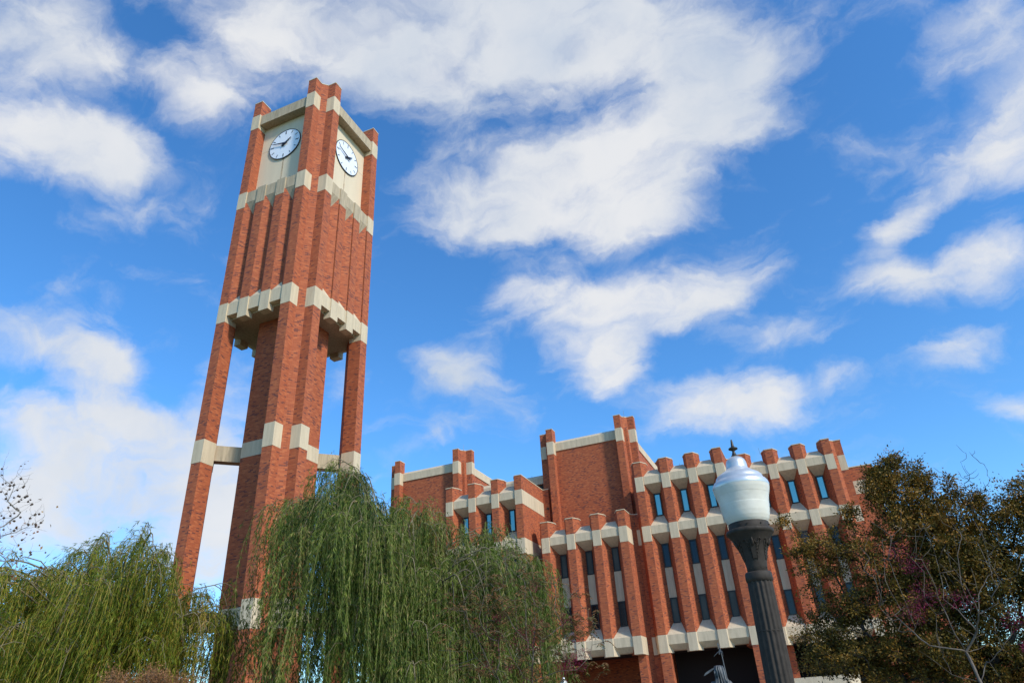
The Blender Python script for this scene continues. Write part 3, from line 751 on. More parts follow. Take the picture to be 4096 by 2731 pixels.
rT = [(.55, 7.98, 2.59), (.62, 7.98, 2.73), (.53, 7.98, 2.49), (.79, 7.96, 3.08), (.87, 7.95, 2.9), (.97, 7.94, 2.88), (1.1, 7.92, 2.84), (1.37, 7.88, 3.02), (1.39, 7.88, 2.92), (1.47, 7.86, 2.9), (1.43, 7.87, 2.76), (1.28, 7.9, 2.82), (1.21, 7.91, 2.71), (1.19, 7.91, 2.46), (1.21, 7.91, 2.36), (1.41, 7.88, 2.45), (1.42, 7.87, 2.37), (1.53, 7.85, 2.54), (1.67, 7.82, 2.57), (1.59, 7.84, 2.31), (.49, 7.98, 2.45), (.59, 7.98, 2.22), (1.28, 7.9, 2.38), (1.34, 7.89, 2.31), (.96, 7.94, 2.72), (.92, 7.95, 2.84), (.71, 7.97, 2.66)]
rN = [(1.11, 7.92, 1.74), (1.1, 7.92, 1.85), (1.08, 7.93, 1.99), (1.22, 7.91, 2.15), (1.28, 7.9, 2.29), (1.33, 7.89, 2.45), (1.35, 7.89, 2.69), (1.05, 7.93, 2.01), (.81, 7.96, 2.07), (.74, 7.97, 2.15), (.64, 7.97, 2.3), (.6, 7.98, 2.36), (1.03, 7.93, 2.23), (1.01, 7.94, 2.42), (1.01, 7.94, 2.62), (1.13, 7.92, 2.34), (1.12, 7.92, 2.49), (1.11, 7.92, 2.68), (.91, 7.95, 1.82), (.71, 7.97, 2.04), (1.23, 7.91, 1.89), (1.36, 7.88, 1.99), (1.47, 7.86, 2.1), (1.27, 7.9, 1.76), (1.21, 7.91, 1.9), (1.35, 7.88, 2.12), (1.38, 7.88, 2.24)]
rS = [(.81, 7.96, 2.91), (.84, 7.96, 2.77), (.91, 7.95, 2.55), (.76, 7.96, 2.36), (1.07, 7.93, 2.44), (1.2, 7.91, 2.42), (1.52, 7.85, 2.19), (1.56, 7.85, 1.97), (.86, 7.95, 2.46), (.91, 7.95, 2.77), (.8, 7.96, 2.4), (1.55, 7.85, 2.22)]
small_tree('flowering_shrub_tree', 'nearly bare small tree with magenta seed clusters in front of the autumn oak', 'tree', (1.2, 7.9, 0), rN, rT, rS, 4, 0.0016, BARKL, 140, 0, 190, None,
           [[0, 1, 2, 3, 4, 5, 6], [2, 7, 8, 9, 10, 11], [2, 12, 13, 14], [3, 15, 16, 17], [0, 18, 19], [0, 24, 20, 21, 22], [20, 23], [21, 25, 26]])

def sycamore():
    rng = np.random.default_rng(5)
    t = empty('sycamore_tree', (-11.6, 5.0, 0), 'bare sycamore twigs with hanging seed balls at the far left edge', 'tree')
    tips = [(-10.4, 5.98, 5.58), (-10.28, 6.19, 5.45), (-10.31, 6.14, 5.35), (-10.31, 6.14, 5.25), (-10.24, 6.26, 5.17), (-10.21, 6.3, 5.03), (-10.18, 6.35, 4.89), (-10.17, 6.38, 4.83), (-10.11, 6.47, 4.94), (-10.06, 6.54, 4.67), (-10.08, 6.51, 4.52), (-10.4, 5.99, 5.2), (-10.32, 6.12, 5.12), (-10.34, 6.1, 4.98), (-10.37, 6.04, 5.09), (-10.24, 6.25, 4.88), (-10.16, 6.38, 4.73), (-10.08, 6.51, 4.12), (-10.28, 6.19, 4.7), (-10.15, 6.39, 4.42), (-10.34, 6.09, 4.73), (-10.29, 6.17, 4.49)]
    nodes = [(-10.37, 6.05, 4.6), (-10.34, 6.08, 4.66), (-10.32, 6.13, 4.83), (-10.31, 6.15, 5.04), (-10.29, 6.17, 5.26), (-10.41, 5.97, 5.18), (-10.41, 5.98, 5.41), (-10.34, 6.09, 4.38), (-10.32, 6.13, 4.46), (-10.27, 6.2, 4.54), (-10.22, 6.29, 4.69), (-10.23, 6.28, 4.88), (-10.24, 6.25, 5.09), (-10.33, 6.11, 4.25), (-10.3, 6.16, 4.32), (-10.24, 6.26, 4.4), (-10.19, 6.34, 4.45), (-10.14, 6.42, 4.53), (-10.12, 6.45, 4.62), (-10.11, 6.46, 4.74), (-10.07, 6.52, 4.56), (-10.3, 6.16, 4.01), (-10.2, 6.31, 4.01), (-10.15, 6.4, 4.02), (-10.11, 6.46, 4.07)]
    balls = [(-10.41, 5.97, 5.28), (-10.4, 5.99, 5.19), (-10.28, 6.19, 5.17), (-10.33, 6.11, 5.1), (-10.36, 6.05, 5.08), (-10.38, 6.03, 5.06), (-10.33, 6.1, 5.05), (-10.31, 6.14, 5.07), (-10.33, 6.11, 5.0), (-10.25, 6.25, 5.07), (-10.25, 6.24, 5.05), (-10.28, 6.19, 5.0), (-10.37, 6.03, 4.95), (-10.34, 6.09, 4.93), (-10.27, 6.22, 4.92), (-10.25, 6.23, 4.91), (-10.22, 6.29, 4.91), (-10.21, 6.31, 4.93), (-10.29, 6.18, 4.89), (-10.33, 6.1, 4.86), (-10.24, 6.26, 4.87), (-10.18, 6.35, 4.88), (-10.25, 6.24, 4.84), (-10.19, 6.33, 4.85), (-10.16, 6.38, 4.82), (-10.17, 6.37, 4.81), (-10.25, 6.24, 4.74), (-10.24, 6.26, 4.72), (-10.26, 6.23, 4.67), (-10.28, 6.2, 4.63), (-10.3, 6.15, 4.74), (-10.29, 6.17, 4.78), (-10.31, 6.14, 4.59), (-10.33, 6.11, 4.62), (-10.24, 6.25, 4.56), (-10.21, 6.3, 4.62), (-10.12, 6.44, 4.68), (-10.13, 6.44, 4.67), (-10.1, 6.48, 4.69), (-10.07, 6.52, 4.57), (-10.1, 6.47, 4.54), (-10.08, 6.51, 4.51), (-10.15, 6.4, 4.53), (-10.15, 6.4, 4.62), (-10.1, 6.48, 4.51), (-10.08, 6.51, 4.12), (-10.09, 6.5, 4.15), (-9.99, 6.65, 4.16), (-10.23, 6.28, 4.43), (-10.29, 6.17, 4.43), (-10.16, 6.38, 4.31), (-10.2, 6.32, 3.9)]
    nd = jit(nodes, rng, .01)
    base = (-11.6, 5.0, 0)
    trunkpts = [(-11.6, 5.0, 1.5), (-11.55, 5.05, 3.0), (-11.2, 5.3, 3.6), (-10.9, 5.55, 4.0), (-10.6, 5.8, 4.3)]
    ex = np.array(nodes)[rng.integers(0, len(nodes), 150)]+rng.normal(size=(150, 3))*[.05, .07, .12]
    bl = jit(balls, rng, .012)
    ch, ends, P = grow(base, trunkpts+[tuple(q) for q in nd], np.vstack([jit(tips, rng, .012), jit(ex, rng, .02), bl+[0, 0, .03]]), rng, .0014, .5, .025, .2, .12, 3, -.05)
    tubes_np('trunk', SYCB, ch, t, 5)
    bm = bmesh.new(); bmesh.ops.create_icosphere(bm, subdivisions=1, radius=.017)
    me = bpy.data.meshes.new('seed_ball'); bm.to_mesh(me); bm.free(); me.materials.append(BALLM)
    for q in bl:
        o = bpy.data.objects.new('seed_ball', me); COL.objects.link(o); o.parent = t; o.location = V3(q)-V3(t.location)
        o.scale = [rng.uniform(.8, 1.2)]*3
    n = 60
    q = np.array(nodes)[rng.integers(13, len(nodes), n)]+rng.normal(size=(n, 3))*[.08, .1, .12]-[0, 0, .05]
    q = np.vstack([q, [(-10.31, 6.14, 5.35), (-10.29, 6.18, 5.38), (-10.12, 6.45, 4.57), (-10.27, 6.2, 5.44)]])
    n = len(q); P = leaf_polys(q, rng.normal(size=(n, 3))+[0, 0, -.5], rng.uniform(.03, .06, n), rng.uniform(.02, .045, n), rng, .4)
    quads('foliage', SYCL, P, rng.uniform(0, .9, n), t)
sycamore()

def bush():
    rng = np.random.default_rng(9)
    t = empty('rusty_shrub', (-5.25, 4.6, 0), 'rusty brown seeding shrub top under the left willow', 'shrub')
    e = np.array([.66, .75]); n = 520
    l = rng.normal(0, .27, n); h = 2.14-(np.maximum(abs(l)-.05, 0)/.35)**2*.10+.05*np.sin(l*23)+.03*np.sin(l*51+1)-rng.exponential(.09, n); d = rng.normal(0, .16, n)
    T = np.column_stack([-5.25+e[0]*l-e[1]*d, 4.6+e[1]*l+e[0]*d, h])
    ch, ends, P = grow((-5.25, 4.6, 0), [(-5.25, 4.6, .8), (-5.2, 4.65, 1.3), (-5.3, 4.5, 1.4)], T, rng, .0014, .5, .08, .2, .03)
    tubes_np('trunk', BARK, ch, t, 4)
    k = 34; idx = np.repeat(np.arange(len(ends)), k); m = len(idx)
    b = ends[idx]+rng.normal(size=(m, 3))*.035
    quads('crown', BUSHM, leaf_polys(b, rng.normal(size=(m, 3))+[0, 0, .3], rng.uniform(.008, .024, m), rng.uniform(.004, .010, m), rng), rng.normal(.5, .25, m), t)
bush()

# ------------------------------------------------------------------ street lamps
IRON = plain('charcoal_cast_iron', (.046, .037, .029), .6, .0, .2, 30, .15)
def glass_globe():
    m, nt, b = newmat('prismatic_globe'); L = nt.links.new
    b.inputs['Base Color'].default_value = (.66, .635, .545, 1); b.inputs['Roughness'].default_value = .35
    b.inputs['Transmission Weight'].default_value = .25; b.inputs['IOR'].default_value = 1.35
    g = N(nt, 'ShaderNodeNewGeometry'); sx = N(nt, 'ShaderNodeSeparateXYZ'); L(g.outputs['Position'], sx.inputs[0])
    mu = N(nt, 'ShaderNodeMath', operation='MULTIPLY'); L(sx.outputs[2], mu.inputs[0]); mu.inputs[1].default_value = 780.0
    si = N(nt, 'ShaderNodeMath', operation='SINE'); L(mu.outputs[0], si.inputs[0])
    bp = N(nt, 'ShaderNodeBump', Strength=.22, Distance=.0010); L(si.outputs[0], bp.inputs['Height']); L(bp.outputs[0], b.inputs['Normal'])
    nz = N(nt, 'ShaderNodeTexNoise', Scale=14.0, Detail=4.0); L(g.outputs['Position'], nz.inputs['Vector'])
    rr = ramp(nt, [(.3, (.84, .79, .66)), (.65, (.93, .88, .75))], nz.outputs[0]); L(rr.outputs[0], b.inputs['Base Color'])
    b.inputs['Subsurface Weight'].default_value = .0; b.inputs['Coat Weight'].default_value = .12; b.inputs['Coat Roughness'].default_value = .12; b.inputs['Specular IOR Level'].default_value = .3
    return m
GLOBE = glass_globe()
CAPM = plain('brushed_aluminium_cap', (.66, .66, .64), .36, .5, .12, 9)
def lamp(loc, label, tilt=0.0, detail=True):
    t = empty('street_lamp', (loc[0], loc[1], 0), label, 'street lamp', 'globe street lamps')
    X, Y = loc
    seg = 96 if detail else 20
    fl = lambda a, z: 1-.10*(abs(math.cos(8*a))**2)
    def B(prof, name, mat, parent=t, n=seg, fn=None, sm=True):
        o = MB().lathe(prof, n, (X, Y), fn).build(name, mat, parent, smooth=sm, uv=False)
        if parent is not t: o.location = (0, 0, 0)
        return o
    B([(0, 0), (.22, 0), (.22, .08), (.18, .12), (.17, .45), (.12, .6), (.10, .68)], 'base', IRON)
    pr = [(.108, .66)]+[(.100-.016*(z-.66)/1.76, z) for z in np.linspace(.68, 2.40, 8)]
    B(pr+[(.084, 2.405)], 'column', IRON, fn=fl, sm=False if False else True)
    B([(.070, 2.39), (.088, 2.40), (.091, 2.42), (.090, 2.45), (.084, 2.462), (.068, 2.465)], 'column_collar', IRON)
    for zz in (2.08,): B([(.0835, zz-.004), (.0875, zz), (.0835, zz+.004)], 'joint_ring', IRON)
    cap = B([(.060, 2.455), (.068, 2.462), (.070, 2.50), (.076, 2.54), (.086, 2.59), (.106, 2.64), (.134, 2.69), (.150, 2.712), (.158, 2.722)], 'capital', IRON)
    B([(.150, 2.714), (.161, 2.722), (.165, 2.735), (.161, 2.748), (.150, 2.754), (.140, 2.754)], 'bead_ring', IRON, fn=(lambda a, z: 1+.008*(1 if (a*16/6.283) % 1 < .12 else 0)))
    B([(.140, 2.75), (.141, 2.795), (.137, 2.80), (.10, 2.80)], 'gallery', IRON)
    gp = [(.128, 2.79), (.146, 2.815), (.157, 2.84), (.164, 2.87), (.168, 2.90), (.172, 2.93), (.178, 2.965), (.186, 3.0), (.1955, 3.035), (.199, 3.06), (.197, 3.075)]
    prof = []
    for i in range(len(gp)-1):
        (r0, z0), (r1, z1) = gp[i], gp[i+1]
        for k in range(6 if detail else 2):
            f = k/(6 if detail else 2); rib_ = .0022 if (k % 2 and detail and not .42 < (z0-2.79)/.285 < .62) else 0
            prof.append((r0+(r1-r0)*f+rib_, z0+(z1-z0)*f))
    prof.append(gp[-1])
    B(prof, 'globe', GLOBE)
    if detail: B([(.10, 2.80), (.13, 2.86), (.15, 2.96), (.165, 3.05)], 'inner_refractor', plain('inner_refractor_white', (.75, .78, .74), .5))
    B([(.199, 3.055), (.203, 3.07), (.199, 3.088), (.188, 3.105), (.176, 3.113), (.171, 3.125), (.165, 3.142), (.150, 3.158), (.130, 3.170), (.110, 3.182), (.090, 3.197), (.079, 3.208), (.077, 3.213), (.0765, 3.235), (.0735, 3.255), (.066, 3.275), (.052, 3.290), (.036, 3.299), (.02, 3.302), (0.0, 3.303)], 'cap', CAPM)
    B([(.031, 3.296), (.027, 3.305), (.017, 3.32), (.0105, 3.342), (.010, 3.352), (.020, 3.357), (.0335, 3.364), (.0345, 3.369), (.030, 3.374), (.015, 3.381), (.0115, 3.39), (.008, 3.42), (.006, 3.436), (.003, 3.442), (0, 3.443)], 'finial', plain('dark_bronze_finial', (.045, .038, .030), .45, .4))
    if detail:
        # cast leaf relief and blank plate on the capital, facing four ways
        def surf(a, z, o=0):
            zz = [2.462, 2.50, 2.54, 2.59, 2.64, 2.69, 2.712]; rr_ = [.068, .070, .076, .086, .106, .134, .150]
            r = float(np.interp(z, zz, rr_))+o; return (X+r*math.cos(a), Y+r*math.sin(a), z)
        for q in range(5):
            a0 = math.radians(-84+72*q); m = MB()
            for s in (-1, 1):
                m.tube([surf(a0+s*.16+s*.35*f, 2.535+f*.125, .001) for f in np.linspace(0, 1, 7)], .0028, 5)
                m.tube([surf(a0+s*(.50-.38*f), 2.66+.018*math.sin(f*7)-.01*f, .002) for f in np.linspace(0, 1, 7)], .0030, 5)
                for k in range(5):
                    z = 2.55+k*.021
                    m.tube([surf(a0+s*(.17+.24*f*(.4+k*.15)), z+.012-.006*f+.018*f*f, .001+.002*math.sin(f*3.1)) for f in np.linspace(0, 1, 5)], [.0018, .0035, .0038, .0028, .001], 5)
            m.tube([surf(a0, 2.63+.05*f, .003) for f in np.linspace(0, 1, 4)], [.010, .012, .009, .002], 6)
            m.build('leaf_relief', IRON, cap, smooth=True, uv=False).location = (0, 0, 0)
        a0 = math.radians(-84); m = MB()
        pts = [surf(a0+da, z, o) for da in (-.16, .16) for z in (2.545, 2.635) for o in (.002, .008)]
        m.hull(pts).build('plate', IRON, cap, uv=False).location = (0, 0, 0)
        b = MB()
        for a in (-100, -60, -120, -20):
            c = surf(math.radians(a), 2.485, 0); b.tube([c, surf(math.radians(a), 2.485, .004)], .0035, 8)
            r = .142; aa_ = math.radians(a+12); b.tube([(X+r*math.cos(aa_), Y+r*math.sin(aa_), 2.775), (X+(r+.006)*math.cos(aa_), Y+(r+.006)*math.sin(aa_), 2.775)], .005, 8)
        b.build('bolts', IRON, cap, uv=False).location = (0, 0, 0)
    t.rotation_euler = (0, tilt, 0)
    return t
lamp((-.4116, 5.285), 'large dark iron lamp with ribbed clear globe in the near foreground', math.radians(1.03))
l2 = lamp((-15.29, 43.39), 'tiny distant lamp with a white globe seen below the magenta seed clusters', 0, False)
l2.scale = (1.0, 1.0, 1.262)

# ------------------------------------------------------------------ statue
BRZ = plain('weathered_bronze', (.095, .10, .10), .55, .3, .35, 10)
def statue():
    t = empty('bronze_statue', (-2.5, 17.85, 0), 'bronze statue of a long haired figure with feathers and a tall lance', 'statue')
    b0 = V3((-2.5, 17.85, 0))
    MB().box(-3.0, -2.0, 17.35, 18.35, 0, .95).build('plinth', CONC, t, bevel=.02)
    def skin(name, V, E, Rr, root, sub=2):
        me = bpy.data.meshes.new(name); me.from_pydata([tuple(V3(v)-b0) for v in V], E, []); o = bpy.data.objects.new(name, me); COL.objects.link(o); o.parent = t
        mod = o.modifiers.new('skin', 'SKIN')
        for i, r in enumerate(Rr):
            me.skin_vertices[0].data[i].radius = r if isinstance(r, tuple) else (r, r)
        me.skin_vertices[0].data[root].use_root = True
        sb = o.modifiers.new('sub', 'SUBSURF'); sb.levels = sub; sb.render_levels = sub
        me.materials.append(BRZ); return o
    x, y = -2.53, 17.85
    V = [(x, y, 1.55), (x, y, 1.85), (x, y+.0, 2.12), (x, y, 2.30), (x-.01, y, 2.42), (x-.01, y, 2.52), (x-.01, y, 2.60),   # pelvis, waist, chest, neck base, neck, head, crown
         (x-.20, y, 2.24), (x-.28, y-.05, 2.0), (x-.25, y-.22, 1.85), (x+.18, y, 2.24), (x+.27, y-.05, 2.02), (x+.22, y-.2, 2.1), (x+.16, y-.25, 2.14),
         (x-.12, y, 1.45), (x-.12, y, 1.2), (x-.12, y, .98), (x+.12, y, 1.45), (x+.12, y, 1.2), (x+.12, y, .98), (x-.12, y-.16, .98), (x+.12, y-.16, .98), (x-.20, y-.30, 1.86)]
    E = [(0, 1), (1, 2), (2, 3), (3, 4), (4, 5), (5, 6), (2, 7), (7, 8), (8, 9), (9, 22), (2, 10), (10, 11), (11, 12), (12, 13), (0, 14), (14, 15), (15, 16), (0, 17), (17, 18), (18, 19), (16, 20), (19, 21)]
    Rr = [(.18, .14), (.15, .12), (.19, .13), (.09, .08), (.065, .07), (.095, .105), (.075, .085), .08, .055, .045, .08, .055, .045, .04, .12, .10, .08, .12, .10, .08, .05, .05, .035]
    skin('body', V, E, Rr, 0)
    # robe hides the legs
    MB().lathe([(.30, .96), (.26, 1.3), (.22, 1.6), (.19, 1.85)], 20, (x, y), lambda a, z: 1+.06*math.sin(a*7)).build('robe', BRZ, t, smooth=True, uv=False)
    # face: nose, brow and chin, turned away from the viewer to the left
    f = MB(); fx = V3((-.75, .66, 0)); hc = V3((x-.01, y, 2.5))
    f.hull([hc+fx*.088+V3((0, 0, .03)), hc+fx*.125+V3((0, 0, -.015)), hc+fx*.09+V3((.02, .015, -.025)), hc+fx*.09+V3((-.02, -.015, -.025))])
    f.build('nose', BRZ, t, uv=False)
    # long hair: strands falling over the back and shoulder
    rng = np.random.default_rng(2); h = MB()
    for k in range(46):
        a = rng.uniform(0, 6.28); r = .095
        st = V3((x-.01+math.cos(a)*.04, y+math.sin(a)*.04, 2.615)); ox, oy = math.cos(a), math.sin(a)
        if V3((ox, oy, 0)).dot(fx) > .55: continue
        sp = rng.uniform(.10, .20)
        pts = [st, st+V3((ox*.05, oy*.05, -.015)), (x-.01+ox*.105, y+oy*.11, 2.54), (x+ox*.112, y+oy*.115, 2.44), (x+.01+ox*(.10+sp*.15), y+oy*(.105+sp*.1), 2.34), (x+.02+ox*(.10+sp*.6), y+oy*(.11+sp*.3), 2.2), (x+.03+ox*(.08+sp*.9), y-.02+oy*(.12+sp*.3), 2.02)]
        h.tube(pts, [.010, .016, .020, .020, .018, .014, .005], 6)
    dome = [(.112*math.sin(q), 2.505+.118*math.cos(q)) for q in np.linspace(2.0, 0, 12)]
    h.lathe(dome, 20, (x-.012, y), lambda a, z: 1+.035*math.sin(a*11))
    h.build('hair', BRZ, t, smooth=True, uv=False)
    def feather(a, b, w, name='feather'):
        a, b = V3(a), V3(b); d = (b-a).normalized(); n = d.cross(V3((.2, -1, .2))).normalized(); q = d.cross(n)*.006
        pts = []
        for f_, ww in ((0, .15), (.2, .8), (.6, 1), (.9, .8), (1, .1)):
            c = a.lerp(b, f_)
            for s in (-1, 1):
                pts += [c+n*w*.5*ww*s+q, c+n*w*.5*ww*s-q]
        MB().hull(pts).build(name, BRZ, t, uv=False)
    feather((-2.62, 17.79, 2.575), (-2.86, 17.74, 2.45), .045); feather((-2.60, 17.78, 2.585), (-2.88, 17.73, 2.43), .03)
    feather((-2.60, 17.77, 2.57), (-2.63, 17.74, 2.46), .035)
    # the raised hand and its lance
    MB().tube([(-2.34, 17.62, 1.2), (-2.37, 17.7, 2.25), (-2.405, 17.78, 2.79), (-2.425, 17.8, 2.98)], [.014, .013, .011, .008], 8).build('lance', BRZ, t, smooth=True, uv=False)
    feather((-2.43, 17.81, 2.93), (-2.46, 17.8, 3.09), .035); feather((-2.43, 17.8, 2.95), (-2.46, 17.79, 2.84), .035); feather((-2.43, 17.8, 2.93), (-2.40, 17.78, 2.88), .025)
    MB().tube([(-2.43, 17.8, 2.93), (-2.5, 17.8, 2.88), (-2.59, 17.79, 2.81)], [.006, .009, .004], 6).build('feather', BRZ, t, uv=False)
    MB().tube([(-2.42, 17.8, 2.93), (-2.385, 17.78, 2.9), (-2.38, 17.78, 2.8)], [.005, .005, .003], 6).build('ribbon', BRZ, t, uv=False)
    # right hand: palm and five fingers round the shaft
    hd = MB(); hx, hy, hz = -2.365, 17.61, 2.14
    for k in range(4): hd.tube([(hx-.045, hy+.03, hz-.02+k*.022), (hx-.03, hy-.03+.003*k, hz-.02+k*.022), (hx+.02, hy-.035, hz-.02+k*.022), (hx+.035, hy, hz-.022+k*.022)], [.011, .011, .010, .008], 6)
    hd.tube([(hx-.03, hy+.04, hz+.02), (hx+.01, hy+.04, hz+.06), (hx+.03, hy+.02, hz+.07)], [.013, .011, .008], 6)
    hd.build('hand', BRZ, t, smooth=True, uv=False)
statue()

# ------------------------------------------------------------------ old hall and low canopy far right
STONE = concrete_mat('pale_limestone', (.60, .56, .47), .25)
hall = empty('gothic_hall', (12, 78, 0), 'old brick hall with pale stone gothic arches behind the oak', 'building')
w = MB(); w.box(3.6, 30, 76, 90, 0, 4.4); w.box(5.0, 5.5, 75.6, 76, 0, 5.2); w.box(10.2, 30, 75.8, 76, 0, 5.6)
w.build('wall', BRICK, hall)
a = MB()
for k in range(3):
    x0 = 6.3+k*1.25
    for s in (0, 1):
        xs = x0+s*1.1
        a.box(xs-.09, xs+.09, 75.3, 75.5, 0, 2.9)
    for i in range(8):
        f0, f1 = i/8, (i+1)/8
        for s in (0, 1):
            p = lambda f: (x0+.55*f if s == 0 else x0+1.1-.55*f, 2.8+.62*math.sin(f*math.pi/2))
            (xa, za), (xb, zb) = p(f0), p(f1)
            a.hull([(xa, yy, za) for yy in (75.3, 75.5)]+[(xb, yy, zb) for yy in (75.3, 75.5)]+[(xa, yy, 3.6) for yy in (75.3, 75.5)]+[(xb, yy, 3.6) for yy in (75.3, 75.5)])
a.box(6.0, 10.1, 75.2, 75.55, 3.6, 3.85)
a.build('stone_arcade', STONE, hall)
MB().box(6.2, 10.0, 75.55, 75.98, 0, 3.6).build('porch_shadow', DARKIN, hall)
fr = MB().box(4.4, 4.85, 75.9, 76.05, 2.2, 3.9).build('window', plain('white_window_frame', (.6, .6, .58), .5), hall)
MB().box(4.47, 4.78, 75.86, 75.89, 2.3, 3.8).build('pane', GLASS_G, fr)
cn = MB().prism([(-3.2, 56.6), (.4, 56.6), (1.1, 57.3), (1.1, 60), (-3.2, 60)], 0, 3.64).build('concrete_porch', CONC)
tag(cn, 'low pale concrete porch wall under the right end of the library', 'porch')

# ------------------------------------------------------------------ ground
m, nt, b = newmat('lawn'); g = N(nt, 'ShaderNodeNewGeometry'); n1 = N(nt, 'ShaderNodeTexNoise', Scale=.6, Detail=8.0); nt.links.new(g.outputs['Position'], n1.inputs['Vector'])
r = ramp(nt, [(.3, (.05, .06, .018)), (.6, (.09, .10, .03)), (.8, (.15, .12, .06))], n1.outputs[0]); nt.links.new(r.outputs[0], b.inputs['Base Color']); b.inputs['Roughness'].default_value = .95
gr = MB().add([(-900, -900, 0), (900, -900, 0), (900, 900, 0), (-900, 900, 0)], [(0, 1, 2, 3)]).build('ground', m); tag(gr, 'lawn', kind='structure')
del gr['label']
pv = concrete_mat('paving', (.26, .22, .18), .2)
p = MB().add([(-40, 3, .004), (40, 3, .004), (40, 7, .004), (-40, 7, .004)], [(0, 1, 2, 3)]).build('path', pv); p['kind'] = 'structure'
p = MB().add([(-34, 20, .004), (20, 20, .004), (20, 61, .004), (-34, 61, .004)], [(0, 1, 2, 3)]).build('pavement', pv); p['kind'] = 'structure'

# ------------------------------------------------------------------ sun and sky
SAZ, SEL = math.radians(SUN_AZ), math.radians(SUN_EL)       # azimuth from +Y towards +X
sd = V3((math.sin(SAZ)*math.cos(SEL), math.cos(SAZ)*math.cos(SEL), math.sin(SEL)))
sl_ = bpy.data.lights.new('sun', 'SUN'); sl_.energy = SUN_E; sl_.angle = math.radians(SUN_ANG); sl_.color = (1, .93, .82)
so = bpy.data.objects.new('sun', sl_); COL.objects.link(so); so.rotation_euler = sd.to_track_quat('Z', 'Y').to_euler()
CLOUDS = [(-67.5,45.6,.08,.055,33,1),(-61.3,44.8,.06,.032,27,.6),(-64.9,39,.096,.06,15,1),(-59.5,39,.059,.042,-1,.8),(-58.9,35.1,.056,.032,20,.35),(-52.5,36,.056,.039,16,.3),(-50.5,51.2,.082,.05,20,.75),(-52,45.6,.067,.058,19,.8),(-42.2,50.9,.088,.063,13,.9),(-23.4,53.8,.172,.074,-2,1.1),(-5,51.1,.191,.079,-16,1.15),(3.2,46.6,.081,.064,-22,.9),(-30,49.8,.093,.05,3,.9),(-17.1,41.9,.177,.09,-7,1.25),(-9,40.2,.102,.066,-12,1),(4.7,42.5,.069,.033,-12,.85),(-3.1,43.5,.109,.046,-17,.8),(-24.4,39.5,.08,.043,-2,.6),(-12.2,31.2,.165,.066,-3,1.1),(-14,26.5,.07,.05,-3,.7),(-2.4,31,.103,.033,12,.95),(-12.2,26,.049,.056,-8,.5),(-19,33.9,.069,.044,-5,.5),(-26.5,26.5,.094,.041,-16,.9),(-4.9,22.1,.105,.044,5,1),(0,21.7,.049,.035,-12,.7),(2.3,26.2,.07,.029,-4,.55),(5.5,21.7,.041,.025,2,.4),(24.4,40.6,.064,.034,-8,.85),(24.8,36.5,.044,.047,-36,.75),(20.9,33.7,.069,.046,-13,1),(21.4,43.9,.04,.028,-37,.3),(15.2,32,.05,.024,15,.85),(12,30.9,.033,.022,0,.6),(12.9,27.2,.07,.038,-27,1.05),(18.7,26.6,.051,.045,11,1.05),(14.7,21.7,.062,.023,4,.75),(15.3,17.5,.033,.018,-17,.5),(-59.4,25.4,.103,.034,-4,.85),(-55.9,24.4,.057,.027,0,.7),(-56.5,20.8,.102,.036,-2,1),(-52.2,18.6,.151,.075,7,1.05),(-57.5,15,.086,.06,6,.8),(-46.2,13.7,.088,.108,2,.9),(-46.3,24.4,.049,.041,7,.55),(-37.6,25.8,.03,.036,3,.6),(-28.9,21.4,.068,.017,17,.4),(-60.6,28.3,.044,.017,29,.3),(-47.9,56.2,.40,.05,19,.5)]
wd = bpy.data.worlds.new('World'); SC.world = wd; wd.use_nodes = True; nt = wd.node_tree; L = nt.links.new
bg = nt.nodes['Background']; bg.inputs[1].default_value = SKY_E
sky = N(nt, 'ShaderNodeTexSky', sky_type='NISHITA'); sky.sun_disc = False; sky.sun_elevation = SEL; sky.sun_rotation = SAZ
sky.air_density = 1.0; sky.dust_density = .3; sky.ozone_density = 3.0
hs = N(nt, 'ShaderNodeHueSaturation'); hs.inputs['Saturation'].default_value = SKY_SAT; hs.inputs['Value'].default_value = SKY_VAL; hs.inputs['Hue'].default_value = SKY_HUE
L(sky.outputs[0], hs.inputs['Color']); hso = mix(nt, hs.outputs[0], SKY_TINT, 1.0, 'MULTIPLY')
tc = N(nt, 'ShaderNodeTexCoord'); vec = tc.outputs['Generated']
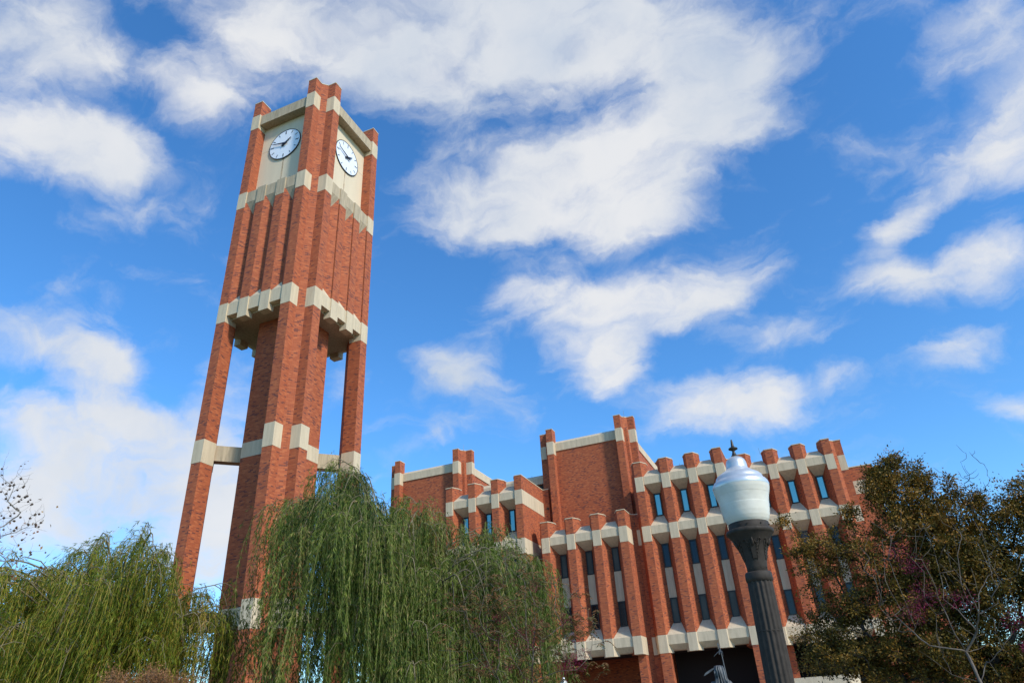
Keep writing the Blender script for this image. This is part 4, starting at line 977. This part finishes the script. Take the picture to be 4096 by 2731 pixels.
# domain-warped direction so cloud edges come out ragged
nw = N(nt, 'ShaderNodeTexNoise', Scale=5.5, Detail=7.0, Roughness=.60); L(vec, nw.inputs['Vector'])
s1 = N(nt, 'ShaderNodeVectorMath', operation='SUBTRACT'); L(nw.outputs['Color'], s1.inputs[0]); s1.inputs[1].default_value = (.5, .5, .5)
s2 = N(nt, 'ShaderNodeVectorMath', operation='SCALE'); L(s1.outputs[0], s2.inputs[0]); s2.inputs[3].default_value = .105
s3 = N(nt, 'ShaderNodeVectorMath', operation='ADD'); L(vec, s3.inputs[0]); L(s2.outputs[0], s3.inputs[1])
acc = None
for az, el, ra, re, rot, w in CLOUDS:
    a_, e_ = math.radians(az), math.radians(el)
    c = V3((math.sin(a_)*math.cos(e_), math.cos(a_)*math.cos(e_), math.sin(e_)))
    A = V3((math.cos(a_), -math.sin(a_), 0)); Bv = -A.cross(c) if A.cross(c).z < 0 else A.cross(c)
    q = math.radians(rot); A2 = A*math.cos(q)+Bv*math.sin(q); B2 = -A*math.sin(q)+Bv*math.cos(q); C2 = A2.cross(B2)
    eu = Matrix((A2, B2, C2)).transposed().to_euler()
    mp = N(nt, 'ShaderNodeMapping', vector_type='TEXTURE'); L(s3.outputs[0], mp.inputs[0])
    mp.inputs['Location'].default_value = c; mp.inputs['Rotation'].default_value = eu; mp.inputs['Scale'].default_value = (ra*1.38, re*1.38, .6)
    gd = N(nt, 'ShaderNodeTexGradient', gradient_type='SPHERICAL'); L(mp.outputs[0], gd.inputs[0])
    ma = N(nt, 'ShaderNodeMath', operation='MULTIPLY_ADD'); L(gd.outputs[1], ma.inputs[0]); ma.inputs[1].default_value = w*1.0
    if acc is None: ma.inputs[2].default_value = 0
    else: L(acc, ma.inputs[2])
    acc = ma.outputs[0]
# fine wisps
mp = N(nt, 'ShaderNodeMapping'); L(s3.outputs[0], mp.inputs[0]); mp.inputs['Rotation'].default_value = (0, .4, .5); mp.inputs['Scale'].default_value = (5, 9, 13)
n2 = N(nt, 'ShaderNodeTexNoise', Scale=1.5, Detail=8.0, Roughness=.58, Distortion=.5); L(mp.outputs[0], n2.inputs['Vector'])
n3 = N(nt, 'ShaderNodeTexNoise', Scale=4.0, Detail=5.0, Roughness=.55); L(s3.outputs[0], n3.inputs['Vector'])
mn = N(nt, 'ShaderNodeMath', operation='MULTIPLY_ADD'); L(n2.outputs[0], mn.inputs[0]); mn.inputs[1].default_value = 1.55; mn.inputs[2].default_value = -.88
cl_ = N(nt, 'ShaderNodeMath', operation='MINIMUM'); L(acc, cl_.inputs[0]); cl_.inputs[1].default_value = .90; acc = cl_.outputs[0]
ad = N(nt, 'ShaderNodeMath', operation='ADD'); L(acc, ad.inputs[0]); L(mn.outputs[0], ad.inputs[1])
mr = N(nt, 'ShaderNodeMapRange', interpolation_type='SMOOTHSTEP'); L(ad.outputs[0], mr.inputs[0]); mr.inputs[1].default_value = -.06; mr.inputs[2].default_value = .94; mr.inputs[4].default_value = .96
# cloud colour: bright where thick and sunlit, pale blue-grey elsewhere
cr = ramp(nt, [(.3, (.68, .76, .88)), (.45, (.83, .87, .93)), (.62, (.95, .96, .98))], n3.outputs[0])
cs = N(nt, 'ShaderNodeVectorMath', operation='SCALE'); L(cr.outputs[0], cs.inputs[0]); cs.inputs[3].default_value = CLOUD_B/SKY_E
fm = mix(nt, hso, cs.outputs[0], mr.outputs[0])
L(fm, bg.inputs[0])
vs = SC.view_settings; vs.view_transform = 'Standard'; vs.look = 'None'; vs.gamma = 1; vs.use_curve_mapping = False; vs.exposure = EXPO
